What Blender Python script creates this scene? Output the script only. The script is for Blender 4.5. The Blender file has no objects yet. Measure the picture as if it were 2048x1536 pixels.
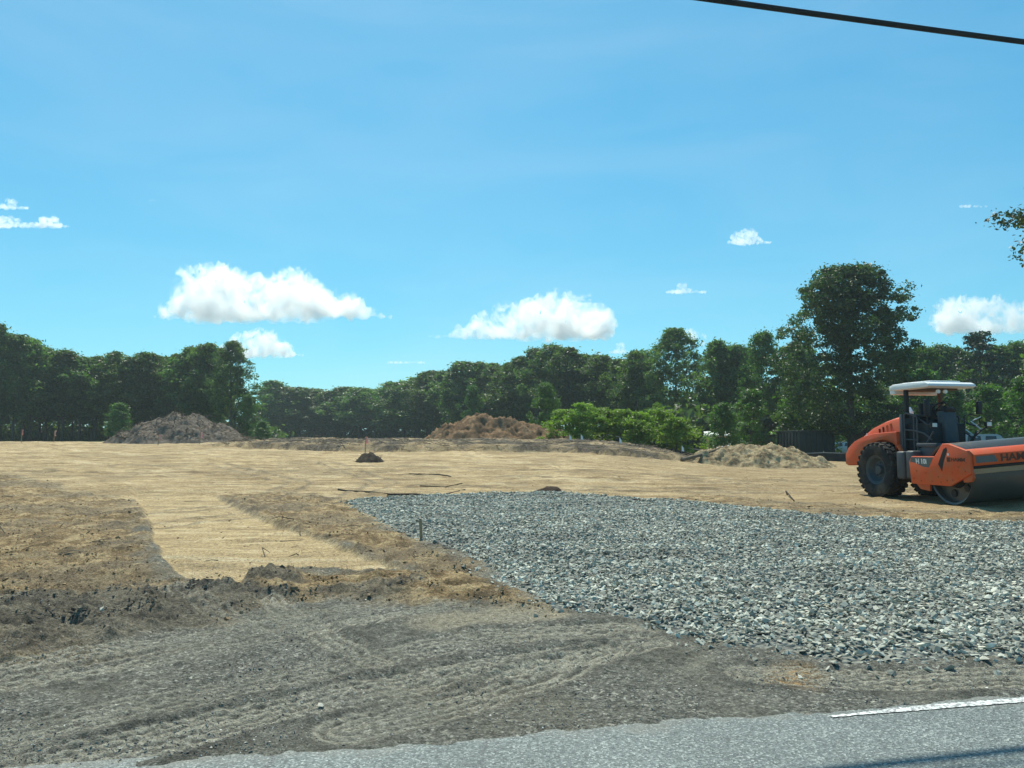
import bpy, bmesh, math, random
import numpy as np
from mathutils import Matrix, Vector
R = math.radians
scene = bpy.context.scene
COL = scene.collection

# ------------------------------------------------------------------ camera, sky, sun, exposure
F_PX, HORIZON, EYE = 1560.0, 880.0, 1.62           # photo is 2048 x 1536
PITCH = math.atan((HORIZON - 768.0) / F_PX)
cam_d = bpy.data.cameras.new("camera"); cam = bpy.data.objects.new("camera", cam_d); COL.objects.link(cam)
cam.location = (0, 0, EYE); cam.rotation_euler = (math.pi / 2 + PITCH, 0, 0)
cam_d.sensor_width = 36; cam_d.lens = 36 * F_PX / 2048; cam_d.clip_start = 0.05; cam_d.clip_end = 20000
scene.camera = cam

SUN_ELEV, SUN_LEFT = 57.0, 12.0                      # degrees up, degrees left of straight ahead
world = bpy.data.worlds.new("World"); scene.world = world; world.use_nodes = True
wn, wl = world.node_tree.nodes, world.node_tree.links
wn.clear()
sky = wn.new("ShaderNodeTexSky"); sky.sky_type = 'NISHITA'; sky.sun_disc = False
sky.sun_elevation = R(SUN_ELEV); sky.sun_rotation = R(-SUN_LEFT)
sky.altitude = 0; sky.air_density = 1.0; sky.dust_density = 0.3; sky.ozone_density = 2.0
sep = wn.new("ShaderNodeSeparateColor"); com = wn.new("ShaderNodeCombineColor")
wl.new(sky.outputs[0], sep.inputs[0])
for ch, (gain, power) in enumerate(((0.56, 0.92), (1.72, 0.72), (2.45, 0.60))):   # the strong cyan of the sky seen through tinted car glass, the same in every direction
    pw = wn.new("ShaderNodeMath"); pw.operation = 'POWER'; pw.inputs[1].default_value = power
    mu = wn.new("ShaderNodeMath"); mu.operation = 'MULTIPLY'; mu.inputs[1].default_value = gain
    wl.new(sep.outputs[ch], pw.inputs[0]); wl.new(pw.outputs[0], mu.inputs[0]); wl.new(mu.outputs[0], com.inputs[ch])
bg = wn.new("ShaderNodeBackground"); bg.inputs[1].default_value = 0.098
wo = wn.new("ShaderNodeOutputWorld")
tc = wn.new("ShaderNodeTexCoord"); mpw = wn.new("ShaderNodeMapping"); mpw.inputs['Scale'].default_value = (1.2, 1.2, 5.0); mpw.inputs['Rotation'].default_value = (0.1, 0.25, 0.4)
nzw = wn.new("ShaderNodeTexNoise"); nzw.inputs['Scale'].default_value = 1.7; nzw.inputs['Detail'].default_value = 7; nzw.inputs['Roughness'].default_value = 0.55; nzw.inputs['Distortion'].default_value = 0.5
rmw = wn.new("ShaderNodeValToRGB"); rmw.color_ramp.elements[0].position = 0.42; rmw.color_ramp.elements[0].color = (0, 0, 0, 1); rmw.color_ramp.elements[1].position = 0.72; rmw.color_ramp.elements[1].color = (0.12, 0.12, 0.12, 1)
mxw = wn.new("ShaderNodeMix"); mxw.data_type = 'RGBA'; mxw.inputs[7].default_value = (6.5, 8.2, 9.2, 1)      # thin high cirrus veil
wl.new(tc.outputs['Generated'], mpw.inputs[0]); wl.new(mpw.outputs[0], nzw.inputs['Vector']); wl.new(nzw.outputs['Fac'], rmw.inputs[0]); wl.new(rmw.outputs[0], mxw.inputs[0])
wl.new(com.outputs[0], mxw.inputs[6]); wl.new(mxw.outputs[2], bg.inputs[0]); wl.new(bg.outputs[0], wo.inputs[0])

sun_d = bpy.data.lights.new("sun", 'SUN'); sun = bpy.data.objects.new("sun", sun_d); COL.objects.link(sun)
sun_d.energy = 5.0; sun_d.angle = R(0.53); sun_d.color = (1.0, 0.975, 0.82)
sv = Vector((-math.sin(R(SUN_LEFT)) * math.cos(R(SUN_ELEV)), math.cos(R(SUN_LEFT)) * math.cos(R(SUN_ELEV)), math.sin(R(SUN_ELEV))))
sun.rotation_euler = sv.to_track_quat('Z', 'Y').to_euler(); sun.location = sv * 60

scene.view_settings.view_transform = 'Standard'; scene.view_settings.look = 'None'
scene.view_settings.exposure = 0.22; scene.view_settings.gamma = 1.0; scene.view_settings.use_curve_mapping = False
scene.render.engine = 'CYCLES'
cy = scene.cycles
cy.use_denoising = True
try: cy.denoiser = 'OPENIMAGEDENOISE'
except Exception: pass
cy.max_bounces = 12; cy.diffuse_bounces = 3; cy.glossy_bounces = 2; cy.transmission_bounces = 4
cy.transparent_max_bounces = 8; cy.volume_bounces = 12; cy.sample_clamp_indirect = 6

rng = np.random.default_rng(7)
random.seed(7)

# ------------------------------------------------------------------ helpers: noise, geometry, materials
def h2(ix, iy, seed):
    n = (ix.astype(np.int64) * 374761393 + iy.astype(np.int64) * 668265263 + seed * 1442695041) & 0x7fffffff
    n = ((n ^ (n >> 13)) * 1274126177) & 0x7fffffff
    n = ((n ^ (n >> 15)) * 2246822519) & 0x7fffffff
    return ((n ^ (n >> 16)) & 0xffff) / 65535.0
def noise2(x, y, seed=0):
    xi, yi = np.floor(x), np.floor(y); xf, yf = x - xi, y - yi
    u = xf * xf * xf * (xf * (xf * 6 - 15) + 10); v = yf * yf * yf * (yf * (yf * 6 - 15) + 10)
    def g(ox, oy):
        a = h2(xi + ox, yi + oy, seed) * 2 * np.pi
        return np.cos(a) * (xf - ox) + np.sin(a) * (yf - oy)
    n00, n10, n01, n11 = g(0, 0), g(1, 0), g(0, 1), g(1, 1)
    return (n00 + u * (n10 - n00) + v * (n01 - n00 + u * (n00 - n10 - n01 + n11))) * 1.5
def fbm(x, y, seed=0, octv=4, gain=0.5):
    s, a = 0.0, 1.0
    for k in range(octv):
        s = s + a * noise2(x, y, seed + 17 * k); x = x * 2.03 + 3.1; y = y * 2.03 + 1.7; a *= gain
    return s
def noise3(p, seed=0):
    z = p[:, 2]; zi = np.floor(z); f = z - zi; f = f * f * (3 - 2 * f)
    out = np.zeros(len(p))
    for o in (0, 1):
        k = (zi + o)
        a = noise2(p[:, 0] + k * 17.31, p[:, 1] + k * 9.17, seed)
        out += a * (f if o else 1 - f)
    return out
def sstep(a, b, x):
    t = np.clip((x - a) / (b - a), 0, 1); return t * t * (3 - 2 * t)
def gp(px, py, z=0.0):
    """photo pixel -> point on the level z"""
    dx = (px - 1024) / F_PX; dz = -(py - 768) / F_PX
    d = (dx, math.cos(PITCH) - dz * math.sin(PITCH), math.sin(PITCH) + dz * math.cos(PITCH))
    t = (z - EYE) / d[2]
    return (d[0] * t, d[1] * t)
def gx(px, y): return (px - 1024) / F_PX * y
def polypts(pts): return np.array([gp(*p) for p in pts])
def sdpoly(poly, x, y):
    """signed distance to polygon, positive inside"""
    d = np.full(x.shape, 1e9); inside = np.zeros(x.shape, bool); n = len(poly)
    for i in range(n):
        ax, ay = poly[i]; bx, by = poly[(i + 1) % n]
        ex, ey = bx - ax, by - ay; wx, wy = x - ax, y - ay
        t = np.clip((wx * ex + wy * ey) / (ex * ex + ey * ey + 1e-12), 0, 1)
        d = np.minimum(d, (wx - t * ex) ** 2 + (wy - t * ey) ** 2)
        c = ((ay <= y) & (by > y)) | ((by <= y) & (ay > y))
        with np.errstate(divide='ignore', invalid='ignore'):
            xi = ax + (y - ay) / (by - ay if by != ay else 1e-9) * ex
        inside ^= c & (x < xi)
    d = np.sqrt(d); return np.where(inside, d, -d)
def sdline(pts, x, y):
    """distance to an open polyline and the length along it"""
    best = np.full(x.shape, 1e9); s = np.zeros(x.shape); side = np.zeros(x.shape); L = 0.0
    for i in range(len(pts) - 1):
        ax, ay = pts[i]; bx, by = pts[i + 1]; ex, ey = bx - ax, by - ay; l = math.hypot(ex, ey)
        wx, wy = x - ax, y - ay; t = np.clip((wx * ex + wy * ey) / (l * l), 0, 1)
        d = np.hypot(wx - t * ex, wy - t * ey); m = d < best
        best = np.where(m, d, best); s = np.where(m, L + t * l, s)
        side = np.where(m, np.sign(ex * wy - ey * wx), side); L += l
    return best, s, side

def mesh_np(name, verts, faces, attrs=None, smooth=False):
    """verts (n,3), faces (m,k) numpy -> mesh"""
    me = bpy.data.meshes.new(name)
    verts = np.asarray(verts, np.float32); faces = np.asarray(faces, np.int32)
    me.vertices.add(len(verts)); me.vertices.foreach_set("co", verts.ravel())
    k = faces.shape[1]
    me.loops.add(faces.size); me.loops.foreach_set("vertex_index", faces.ravel())
    me.polygons.add(len(faces)); me.polygons.foreach_set("loop_start", np.arange(0, faces.size, k, dtype=np.int32))
    me.update(calc_edges=True)
    for a, v in (attrs or {}).items():
        at = me.attributes.new(a, 'FLOAT', 'POINT'); at.data.foreach_set("value", np.asarray(v, np.float32))
    if smooth: me.shade_smooth()
    else: me.shade_flat()
    return me
def link(name, data, mat=None, parent=None, loc=None, rot=None, scale=None, mtx=None):
    o = bpy.data.objects.new(name, data); COL.objects.link(o)
    if mat is not None and data is not None:
        if len(data.materials) == 0: data.materials.append(mat)
    if parent is not None: o.parent = parent
    if loc is not None: o.location = loc
    if rot is not None: o.rotation_euler = rot
    if scale is not None: o.scale = scale
    if mtx is not None: o.matrix_basis = mtx
    return o
def tag(o, label, cat=None, group=None, kind=None):
    o["label"] = label
    if cat: o["category"] = cat
    if group: o["group"] = group
    if kind: o["kind"] = kind
    return o
def struct(o, kind="structure", label=None):
    o["kind"] = kind
    if label: o["label"] = label
    return o
def thing(name, label, cat, loc=(0, 0, 0), rz=0.0, group=None):
    o = link(name, None, loc=loc, rot=(0, 0, rz)); return tag(o, label, cat, group)
def copy_tree(o, parent=None):
    c = o.copy(); COL.objects.link(c); c.parent = parent
    for ch in o.children: copy_tree(ch, c)
    return c

class MB:
    """collects shapes into one mesh"""
    def __init__(s): s.bm = bmesh.new()
    def box(s, c, d, rot=None, bev=0.0, seg=2):
        m = Matrix.Translation(c) @ (rot.to_4x4() if rot is not None else Matrix()) @ Matrix.Diagonal((d[0], d[1], d[2], 1))
        r = bmesh.ops.create_cube(s.bm, size=1, matrix=m)
        if bev > 0:
            es = set(e for v in r['verts'] for e in v.link_edges)
            bmesh.ops.bevel(s.bm, geom=list(es), offset=bev, segments=seg, affect='EDGES', profile=0.5)
        return s
    def prism(s, prof, a, b, axis='y', bev=0.0):
        """profile of (u,v) pairs extruded from a to b along the axis (y: u=x, v=z; x: u=y, v=z; z: u=x, v=y)"""
        def P(u, v, w): return {'y': (u, w, v), 'x': (w, u, v), 'z': (u, v, w)}[axis]
        v0 = [s.bm.verts.new(P(u, v, a)) for u, v in prof]; v1 = [s.bm.verts.new(P(u, v, b)) for u, v in prof]
        n = len(prof); fs = [s.bm.faces.new(v0), s.bm.faces.new(v1[::-1])]
        for i in range(n): fs.append(s.bm.faces.new((v0[i], v1[i], v1[(i + 1) % n], v0[(i + 1) % n])))
        bmesh.ops.recalc_face_normals(s.bm, faces=fs)
        if bev > 0:
            es = set(e for f in fs[:2] for e in f.edges)
            bmesh.ops.bevel(s.bm, geom=list(es), offset=bev, segments=2, affect='EDGES', profile=0.5)
        return s
    def tube(s, pts, r, n=8, r2=None, cap=True):
        pts = [Vector(p) for p in pts]; rings = []; m = len(pts); up = None
        for i, p in enumerate(pts):
            t = (pts[min(i + 1, m - 1)] - pts[max(i - 1, 0)]).normalized()
            if up is None: up = Vector((0, 0, 1)) if abs(t.z) < 0.9 else Vector((1, 0, 0))
            a = t.cross(up).normalized(); b = a.cross(t).normalized(); up = b
            rr = r if r2 is None else r + (r2 - r) * i / (m - 1)
            rings.append([s.bm.verts.new(p + (a * math.cos(2 * math.pi * k / n) + b * math.sin(2 * math.pi * k / n)) * rr) for k in range(n)])
        for i in range(m - 1):
            for k in range(n): s.bm.faces.new((rings[i][k], rings[i][(k + 1) % n], rings[i + 1][(k + 1) % n], rings[i + 1][k]))
        if cap: s.bm.faces.new(rings[0][::-1]); s.bm.faces.new(rings[-1])
        return s
    def lathe(s, prof, c, n=32, axis='y', closed=False):
        """profile of (radius, offset) revolved about an axis through c"""
        rings = []
        for r, o in prof:
            ring = []
            for k in range(n):
                a = 2 * math.pi * k / n; ca, sa = math.cos(a) * r, math.sin(a) * r
                ring.append(s.bm.verts.new(Vector(c) + Vector({'y': (ca, o, sa), 'z': (ca, sa, o), 'x': (o, ca, sa)}[axis])))
            rings.append(ring)
        m = len(rings); fs = []
        for i in range(m if closed else m - 1):
            A, B = rings[i], rings[(i + 1) % m]
            for k in range(n): fs.append(s.bm.faces.new((A[k], A[(k + 1) % n], B[(k + 1) % n], B[k])))
        if not closed:
            for ring in (rings[0], rings[-1]): fs.append(s.bm.faces.new(ring))
        bmesh.ops.recalc_face_normals(s.bm, faces=fs)
        return s
    def build(s, name, mat, parent=None, angle=32, **kw):
        me = bpy.data.meshes.new(name); s.bm.to_mesh(me); s.bm.free()
        me.shade_smooth(); me.set_sharp_from_angle(angle=R(angle))
        return link(name, me, mat, parent, **kw)

def newmat(name):
    m = bpy.data.materials.new(name); m.use_nodes = True; n = m.node_tree.nodes; n.clear()
    out = n.new("ShaderNodeOutputMaterial"); return m, n, m.node_tree.links, out
def mixc(n, l, fac, a, b, blend='MIX'):
    x = n.new("ShaderNodeMix"); x.data_type = 'RGBA'; x.blend_type = blend
    for sock, v in ((x.inputs[0], fac), (x.inputs[6], a), (x.inputs[7], b)):
        if isinstance(v, (int, float)): sock.default_value = v
        elif isinstance(v, tuple): sock.default_value = (*v, 1) if len(v) == 3 else v
        else: l.new(v, sock)
    return x.outputs[2]
def ntex(n, l, scale, detail=4, rough=0.55, vec=None, dist=0.0):
    t = n.new("ShaderNodeTexNoise"); t.inputs['Scale'].default_value = scale; t.inputs['Detail'].default_value = detail
    t.inputs['Roughness'].default_value = rough; t.inputs['Distortion'].default_value = dist
    if vec is not None: l.new(vec, t.inputs['Vector'])
    return t.outputs['Fac']
def ramp(n, l, src, stops):
    r = n.new("ShaderNodeValToRGB"); e = r.color_ramp.elements
    while len(e) < len(stops): e.new(0.5)
    for k, (p, c) in enumerate(stops): e[k].position = p; e[k].color = (*c, 1) if not isinstance(c, (int, float)) else (c, c, c, 1)
    l.new(src, r.inputs[0]); return r.outputs[0]
def math_(n, l, op, a, b=None):
    m = n.new("ShaderNodeMath"); m.operation = op
    for i, v in enumerate((a, b)):
        if v is None: continue
        if isinstance(v, (int, float)): m.inputs[i].default_value = v
        else: l.new(v, m.inputs[i])
    return m.outputs[0]
def objco(n): return n.new("ShaderNodeTexCoord").outputs['Object']
def attr(n, name):
    a = n.new("ShaderNodeAttribute"); a.attribute_name = name; return a.outputs['Fac']
def bump(n, l, h, strength=0.5, dist=0.02):
    b = n.new("ShaderNodeBump"); b.inputs['Strength'].default_value = strength; b.inputs['Distance'].default_value = dist
    l.new(h, b.inputs['Height']); return b.outputs[0]
def pbsdf(n, l, out, col, rough=0.6, spec=0.3, metal=0.0, nrm=None):
    p = n.new("ShaderNodeBsdfPrincipled")
    for k, v in (('Base Color', col), ('Roughness', rough), ('Specular IOR Level', spec), ('Metallic', metal)):
        if isinstance(v, (int, float)): p.inputs[k].default_value = v
        elif isinstance(v, tuple): p.inputs[k].default_value = (*v, 1)
        else: l.new(v, p.inputs[k])
    if nrm is not None: l.new(nrm, p.inputs['Normal'])
    l.new(p.outputs[0], out.inputs[0]); return p
def paint(name, col, rough=0.45, spec=0.4, dirt=0.35, dirtcol=(0.22, 0.17, 0.11), metal=0.0, scale=3.0):
    """painted or moulded surface with dust and small wear"""
    m, n, l, out = newmat(name); co = objco(n)
    d = ramp(n, l, ntex(n, l, scale, 6, 0.65, co), [(0.45, 0.0), (0.75, 1.0)])
    c = mixc(n, l, math_(n, l, 'MULTIPLY', d, dirt), col, dirtcol)
    f = ntex(n, l, scale * 9, 3, 0.6, co); c = mixc(n, l, 0.22, c, f, 'OVERLAY')
    ro = ramp(n, l, f, [(0.2, max(rough - 0.1, 0.05)), (0.8, min(rough + 0.2, 1))])
    pbsdf(n, l, out, c, ro, spec, metal); return m

# ------------------------------------------------------------------ cumulus clouds, far beyond the trees
def mat_cloud(name, dens, lo, hi, sc):
    m, n, l, out = newmat(name); vol = n.new("ShaderNodeVolumeScatter"); vol.inputs['Color'].default_value = (1, 1, 1, 1); vol.inputs['Anisotropy'].default_value = 0.6
    f = ramp(n, l, ntex(n, l, sc, 7, 0.65, objco(n), 0.9), [(lo, 0.0), (hi, 1.0)]); l.new(math_(n, l, 'MULTIPLY', f, dens), vol.inputs['Density'])
    l.new(vol.outputs[0], out.inputs['Volume']); return m
M_CLOUD = mat_cloud("cloud_vapour", 0.058, 0.44, 0.62, 0.013); M_WISP = mat_cloud("cloud_wisp", 0.085, 0.40, 0.60, 0.030)
def cloud(label, base, outline, seed, D=2400.0, mat=None, thick=0.9, dens=1.0, name="cloud"):
    r = random.Random(seed); k = D / F_PX; b = MB(); xs = [q[0] for q in outline]; cx_ = (xs[0] + xs[-1]) / 2
    def top(px): return float(np.interp(px, xs, [q[1] for q in outline]))
    hmax = max(base - q[1] for q in outline); px = xs[0]
    while px <= xs[-1]:
        hh = base - top(px); nk = max(1, int(hh / 9 * thick))
        for q in range(nk):
            rad = min(max(hh * 0.30, 3.2), hmax * 0.26) * r.uniform(0.75, 1.15); zz_ = base - rad * 0.7 - max(hh - 1.75 * rad, 0) * (q / max(nk - 1, 1)) * r.uniform(0.85, 1.0)
            dep = r.uniform(-1, 1) * hh * 0.42
            bmesh.ops.create_icosphere(b.bm, subdivisions=2, radius=rad * k, matrix=Matrix.Translation(((px - cx_ + r.uniform(-2, 2)) * k, dep * k, (base - zz_) * k)))
        px += max(3.0, hmax * 0.06)
    me = bpy.data.meshes.new(name); b.bm.to_mesh(me); b.bm.free(); o = bpy.data.objects.new(name, me); COL.objects.link(o)
    md = o.modifiers.new("r", 'REMESH'); md.mode = 'VOXEL'; md.voxel_size = max(1.3, hmax * 0.027) * k
    dg_ = bpy.context.evaluated_depsgraph_get(); m2 = bpy.data.meshes.new_from_object(o.evaluated_get(dg_)); o.modifiers.clear(); o.data = m2
    nv = len(m2.vertices); co = np.empty(nv * 3, np.float32); m2.vertices.foreach_get("co", co); co = co.reshape(-1, 3).astype(float)
    nr_ = np.empty(nv * 3, np.float32); m2.vertex_normals.foreach_get("vector", nr_); nr_ = nr_.reshape(-1, 3)
    f1 = 1 / (hmax * 0.30 * k); amp = hmax * 0.19 * k
    billow = lambda f, q: 1 - 2.2 * np.abs(noise3(co * f, seed + q))
    disp = amp * (0.95 * billow(f1, 0) + 0.42 * billow(f1 * 2.1, 1) + 0.14 * billow(f1 * 4.4, 2) - 0.8)
    disp *= np.clip(0.35 + 1.1 * (co[:, 2] / (hmax * k)), 0.35, 1.2)
    co = co + nr_ * disp[:, None]; m2.vertices.foreach_set("co", co.astype(np.float32).ravel()); m2.update(); m2.shade_smooth()
    m2.materials.clear(); m2.materials.append(mat or M_CLOUD)
    o.location = (gx(cx_, D), D, EYE + (HORIZON - base) * k); tag(o, label, "cloud", "small cumulus clouds"); return o
cloud("large white cumulus cloud with a grey base above the left-hand wood", 634, [(300, 622), (325, 604), (350, 590), (362, 558), (378, 538), (400, 528), (440, 530), (462, 540), (500, 552), (530, 548), (560, 552), (580, 538), (600, 540), (622, 562), (655, 576), (690, 582), (720, 596), (745, 612), (778, 630)], 1)
cloud("white cloud half hidden by the round-topped oak at the end of the left-hand wood", 712, [(430, 700), (470, 672), (505, 657), (530, 657), (550, 672), (575, 688), (608, 708)], 2, D=3600)
cloud("long white cumulus cloud above the middle wood", 674, [(858, 668), (900, 658), (940, 640), (975, 622), (1010, 610), (1040, 598), (1080, 590), (1110, 580), (1150, 590), (1180, 598), (1205, 610), (1222, 634)], 3)
cloud("white cumulus cloud cut by the right edge of the picture", 662, [(1872, 645), (1895, 615), (1912, 590), (1935, 588), (1960, 596), (1990, 592), (2020, 600), (2050, 610), (2090, 600), (2140, 620), (2190, 655)], 4)
cloud("small white cloud high above the long middle cloud's right end", 584, [(1336, 580), (1352, 566), (1368, 562), (1385, 568), (1416, 582)], 5, mat=M_WISP)
cloud("small white cloud highest in the right half of the sky", 482, [(1466, 474), (1486, 452), (1505, 452), (1522, 460), (1552, 478)], 6, mat=M_WISP)
cloud("thin white cloud at the left edge of the sky", 448, [(-60, 434), (0, 424), (40, 432), (90, 424), (120, 440)], 7, mat=M_WISP)
cloud("tiny cloud scrap above the thin cloud at the left edge", 410, [(-40, 400), (5, 388), (38, 404)], 8, mat=M_WISP)
cloud("faint low cloud just above the far wood", 727, [(774, 714), (800, 716), (830, 714), (848, 724)], 9, mat=M_WISP)
cloud("thin white cloud scrap beside the overhanging branch at the right", 407, [(1940, 402), (1965, 395), (1992, 404)], 10, mat=M_WISP)
cloud("low white cloud peeping over the middle wood", 706, [(1222, 696), (1242, 682), (1268, 700)], 11, mat=M_WISP)
cloud("white cloud showing over the crown of the broad domed oak", 690, [(1320, 680), (1350, 662), (1380, 654), (1405, 666), (1430, 684)], 12)
cloud("tiny cloud scrap in the left part of the sky", 394, [(284, 390), (290, 386), (297, 392)], 13, mat=M_WISP)

# ------------------------------------------------------------------ terrain layout (world metres, field ahead is +Y)
RA, RB = np.array(gp(200, 1536)), np.array(gp(2048, 1393))
RDIR = (RB - RA) / np.linalg.norm(RB - RA); RNRM = np.array([-RDIR[1], RDIR[0]])
def road_sd(x, y): return (x - RA[0]) * RNRM[0] + (y - RA[1]) * RNRM[1]      # positive on the field side

GRAVEL = polypts([(683, 1009), (705, 1001), (790, 996), (900, 992), (1000, 989), (1090, 988), (1200, 993), (1300, 1001), (1420, 1011), (1560, 1026), (1700, 1037),
                  (1830, 1045), (2048, 1047), (2400, 1052), (2400, 1345), (2048, 1334), (1960, 1324), (1860, 1331), (1740, 1333), (1640, 1318), (1560, 1305), (1480, 1299),
                  (1400, 1284), (1330, 1263), (1240, 1241), (1150, 1228), (1085, 1221), (1062, 1200), (990, 1163), (965, 1132), (920, 1102), (845, 1083), (780, 1056), (730, 1030)])
ROUGH_L = polypts([(-700, 962), (0, 960), (70, 968), (140, 986), (262, 1000), (285, 1040), (300, 1090), (312, 1122), (350, 1150), (440, 1178), (520, 1208), (400, 1246), (200, 1292), (0, 1325), (-700, 1450)])
TONGUE = polypts([(262, 985), (428, 990), (545, 1044), (700, 1098), (818, 1143), (700, 1140), (590, 1133), (490, 1150), (480, 1190), (440, 1184), (370, 1155), (325, 1122), (308, 1085), (296, 1040)])
BROWN_R = polypts([(430, 994), (560, 985), (690, 1000), (780, 1060), (850, 1090), (965, 1135), (990, 1165), (1062, 1203), (1085, 1225), (960, 1215), (850, 1210), (700, 1205), (560, 1195), (470, 1165), (560, 1140), (815, 1145), (700, 1100), (545, 1046)])
DARK1 = polypts([(640, 1175), (720, 1163), (840, 1168), (852, 1190), (800, 1204), (690, 1203)])
DARK2 = polypts([(-300, 1215), (150, 1190), (470, 1170), (545, 1200), (420, 1240), (230, 1285), (0, 1318), (-300, 1370)])
DARK3 = polypts([(830, 1092), (880, 1090), (925, 1105), (850, 1110)])
DARK4 = polypts([(470, 1132), (520, 1138), (600, 1150), (590, 1170), (500, 1165)])
PALE = polypts([(790, 1245), (930, 1225), (1060, 1224), (1110, 1235), (1000, 1258), (860, 1268)])
ORANGE = polypts([(1565, 1330), (1630, 1328), (1640, 1350), (1600, 1368), (1555, 1362)])
BROWN_G = polypts([(1290, 1003), (1330, 995), (1420, 992), (1560, 1000), (1700, 1012), (1850, 1022), (2400, 1030), (2400, 1058), (2048, 1050), (1830, 1047), (1560, 1028), (1420, 1013)])
BANK = np.array([(-22.0, 53.0), (-17.8, 50.5), (-13.0, 47.5), (-9.6, 46.2), (-3.7, 46.0), (3.1, 45.5), (8.1, 45.0), (12.3, 46.0), (15.0, 49.0)])   # edge of the raised brushy bank
TRACKS = [([(-250, 1400), (0, 1345), (300, 1288), (600, 1236), (760, 1212)], 0.26), ([(-250, 1435), (0, 1375), (330, 1312), (640, 1252), (900, 1215)], 0.26),
          ([(545, 1205), (600, 1240), (660, 1280), (760, 1330)], 0.2), ([(-50, 1500), (330, 1408), (700, 1325), (1000, 1275), (1250, 1262)], 0.28),
          ([(60, 1536), (500, 1432), (900, 1345), (1200, 1300)], 0.28), ([(330, 1180), (420, 1225), (520, 1262)], 0.2),
          ([(700, 1460), (950, 1390), (1150, 1320), (1300, 1285)], 0.26), ([(1500, 1345), (1800, 1360), (2200, 1352)], 0.28)]
TRACKS = [(np.array([gp(*q) for q in t]), w) for t, w in TRACKS]
TRACKS += [(np.array(t), w) for t, w in [([(-20, 30), (-8, 31.5), (6, 29), (14, 26)], 0.4), ([(-18, 36), (-4, 35), (12, 30), (20, 27)], 0.4), ([(-3, 26.5), (6, 25.2), (14, 23)], 0.45),
           ([(-9.5, 16), (-6.8, 21), (-7.5, 28), (-14, 37)], 0.35), ([(-7.2, 15), (-4.6, 20.5), (-4.5, 28), (-9, 38)], 0.35), ([(2, 24.6), (9, 24.2), (22, 25.5)], 0.4), ([(-24, 33), (-14, 32), (-3, 33)], 0.4)]]
CRUST = [np.array(q) for q in ([(-21, 34), (-16, 31.5), (-12, 30), (-8, 29.5)], [(-19, 28.5), (-14, 26.5), (-10.5, 24.6), (-8, 23.6)], [(-26, 41), (-18, 40), (-9, 39)], [(-6, 36), (1, 34.5), (8, 35)], [(-3, 30.5), (3, 29.6), (8, 28)], [(1, 27.4), (7, 26.8), (13, 25)], [(3, 39), (10, 37), (16, 34)], [(-12, 34.5), (-6, 33.4), (-1, 32.6)], [(-10, 44), (-3, 42.5), (5, 42)], [(6, 31.5), (12, 30.4), (18, 28.5)])]
BARS = [(gp(170, 1245), 0.75, 0.045, 0.17, 0.2), (gp(640, 1172), 0.9, 0.04, 0.20, 0.2), (gp(90, 1108), 1.0, 0.04, 0.2, 0.1), (gp(250, 1120), 0.8, 0.03, 0.2, 0.2), (gp(60, 1190), 0.7, 0.035, 0.17, 0.2)]

def base_z(x, y):
    lat = 1 - sstep(3.5, 16.0, x - 0.12 * (y - 50))
    rise = 1.42 * sstep(21, 62, y) * lat
    d, s, side = sdline(BANK, x, y)
    up = np.where(side > 0, d, -d)
    taper = (1 - sstep(9, 15, x)) * sstep(-24, -15, x)
    up = up + 0.8 * fbm(x * 0.4, y * 0.4, 5, 4)
    bank = 0.30 * sstep(-0.10, 0.16, up) * (1 - 0.5 * sstep(6, 20, up)) * taper
    drum = 0.16 * np.exp(-(((x - 12.9) / 1.0) ** 2 + ((y - 19.9) / 1.6) ** 2))
    slope_l = -0.25 * sstep(-9, -30, x) * sstep(30, 12, y)
    return rise + bank + drum + slope_l * 0, up, taper
def masks(x, y, near=None):
    wob = fbm(x * 1.3, y * 1.3, 21, 4) * 0.28
    m = {}
    g = sdpoly(GRAVEL, x, y) + 0.35 * wob
    rl = sstep(-0.35, 0.35, sdpoly(ROUGH_L, x, y) + 1.6 * wob)
    tgd = sdpoly(TONGUE, x, y) + 0.22 * wob; tg = sstep(-0.05, 0.07, tgd)
    br = sstep(-0.25, 0.25, sdpoly(BROWN_R, x, y) + 0.9 * wob)
    bg_ = sstep(-0.3, 0.3, sdpoly(BROWN_G, x, y) + 1.0 * wob)
    dk = np.zeros_like(x)
    for P in (DARK1, DARK2, DARK3, DARK4): dk = np.maximum(dk, sstep(-0.15, 0.2, sdpoly(P, x, y) + 0.9 * wob))
    m['gravel'] = g; m['rough'] = np.maximum(rl, np.maximum(br, bg_ * 0.6)) * (1 - tg); m['dark'] = dk * (1 - tg)
    far = sstep(-0.8, 0.8, y - (14.6 + 0.0 * x) + 1.5 * wob)
    m['sand'] = np.clip(np.maximum(far * (1 - np.maximum(rl, np.maximum(br, 0.75 * bg_))), tg), 0, 1)
    m['brown'] = np.maximum(rl, np.maximum(br, bg_)) * (1 - tg)
    m['pale'] = sstep(-0.2, 0.25, sdpoly(PALE, x, y) + wob) ; m['orange'] = sstep(-0.12, 0.15, sdpoly(ORANGE, x, y) + 0.6 * wob)
    m['tongue'] = tg; m['lip'] = np.exp(-((tgd + 0.12) / 0.16) ** 2) * (1 - sstep(17.5, 22, y))
    return m
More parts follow.
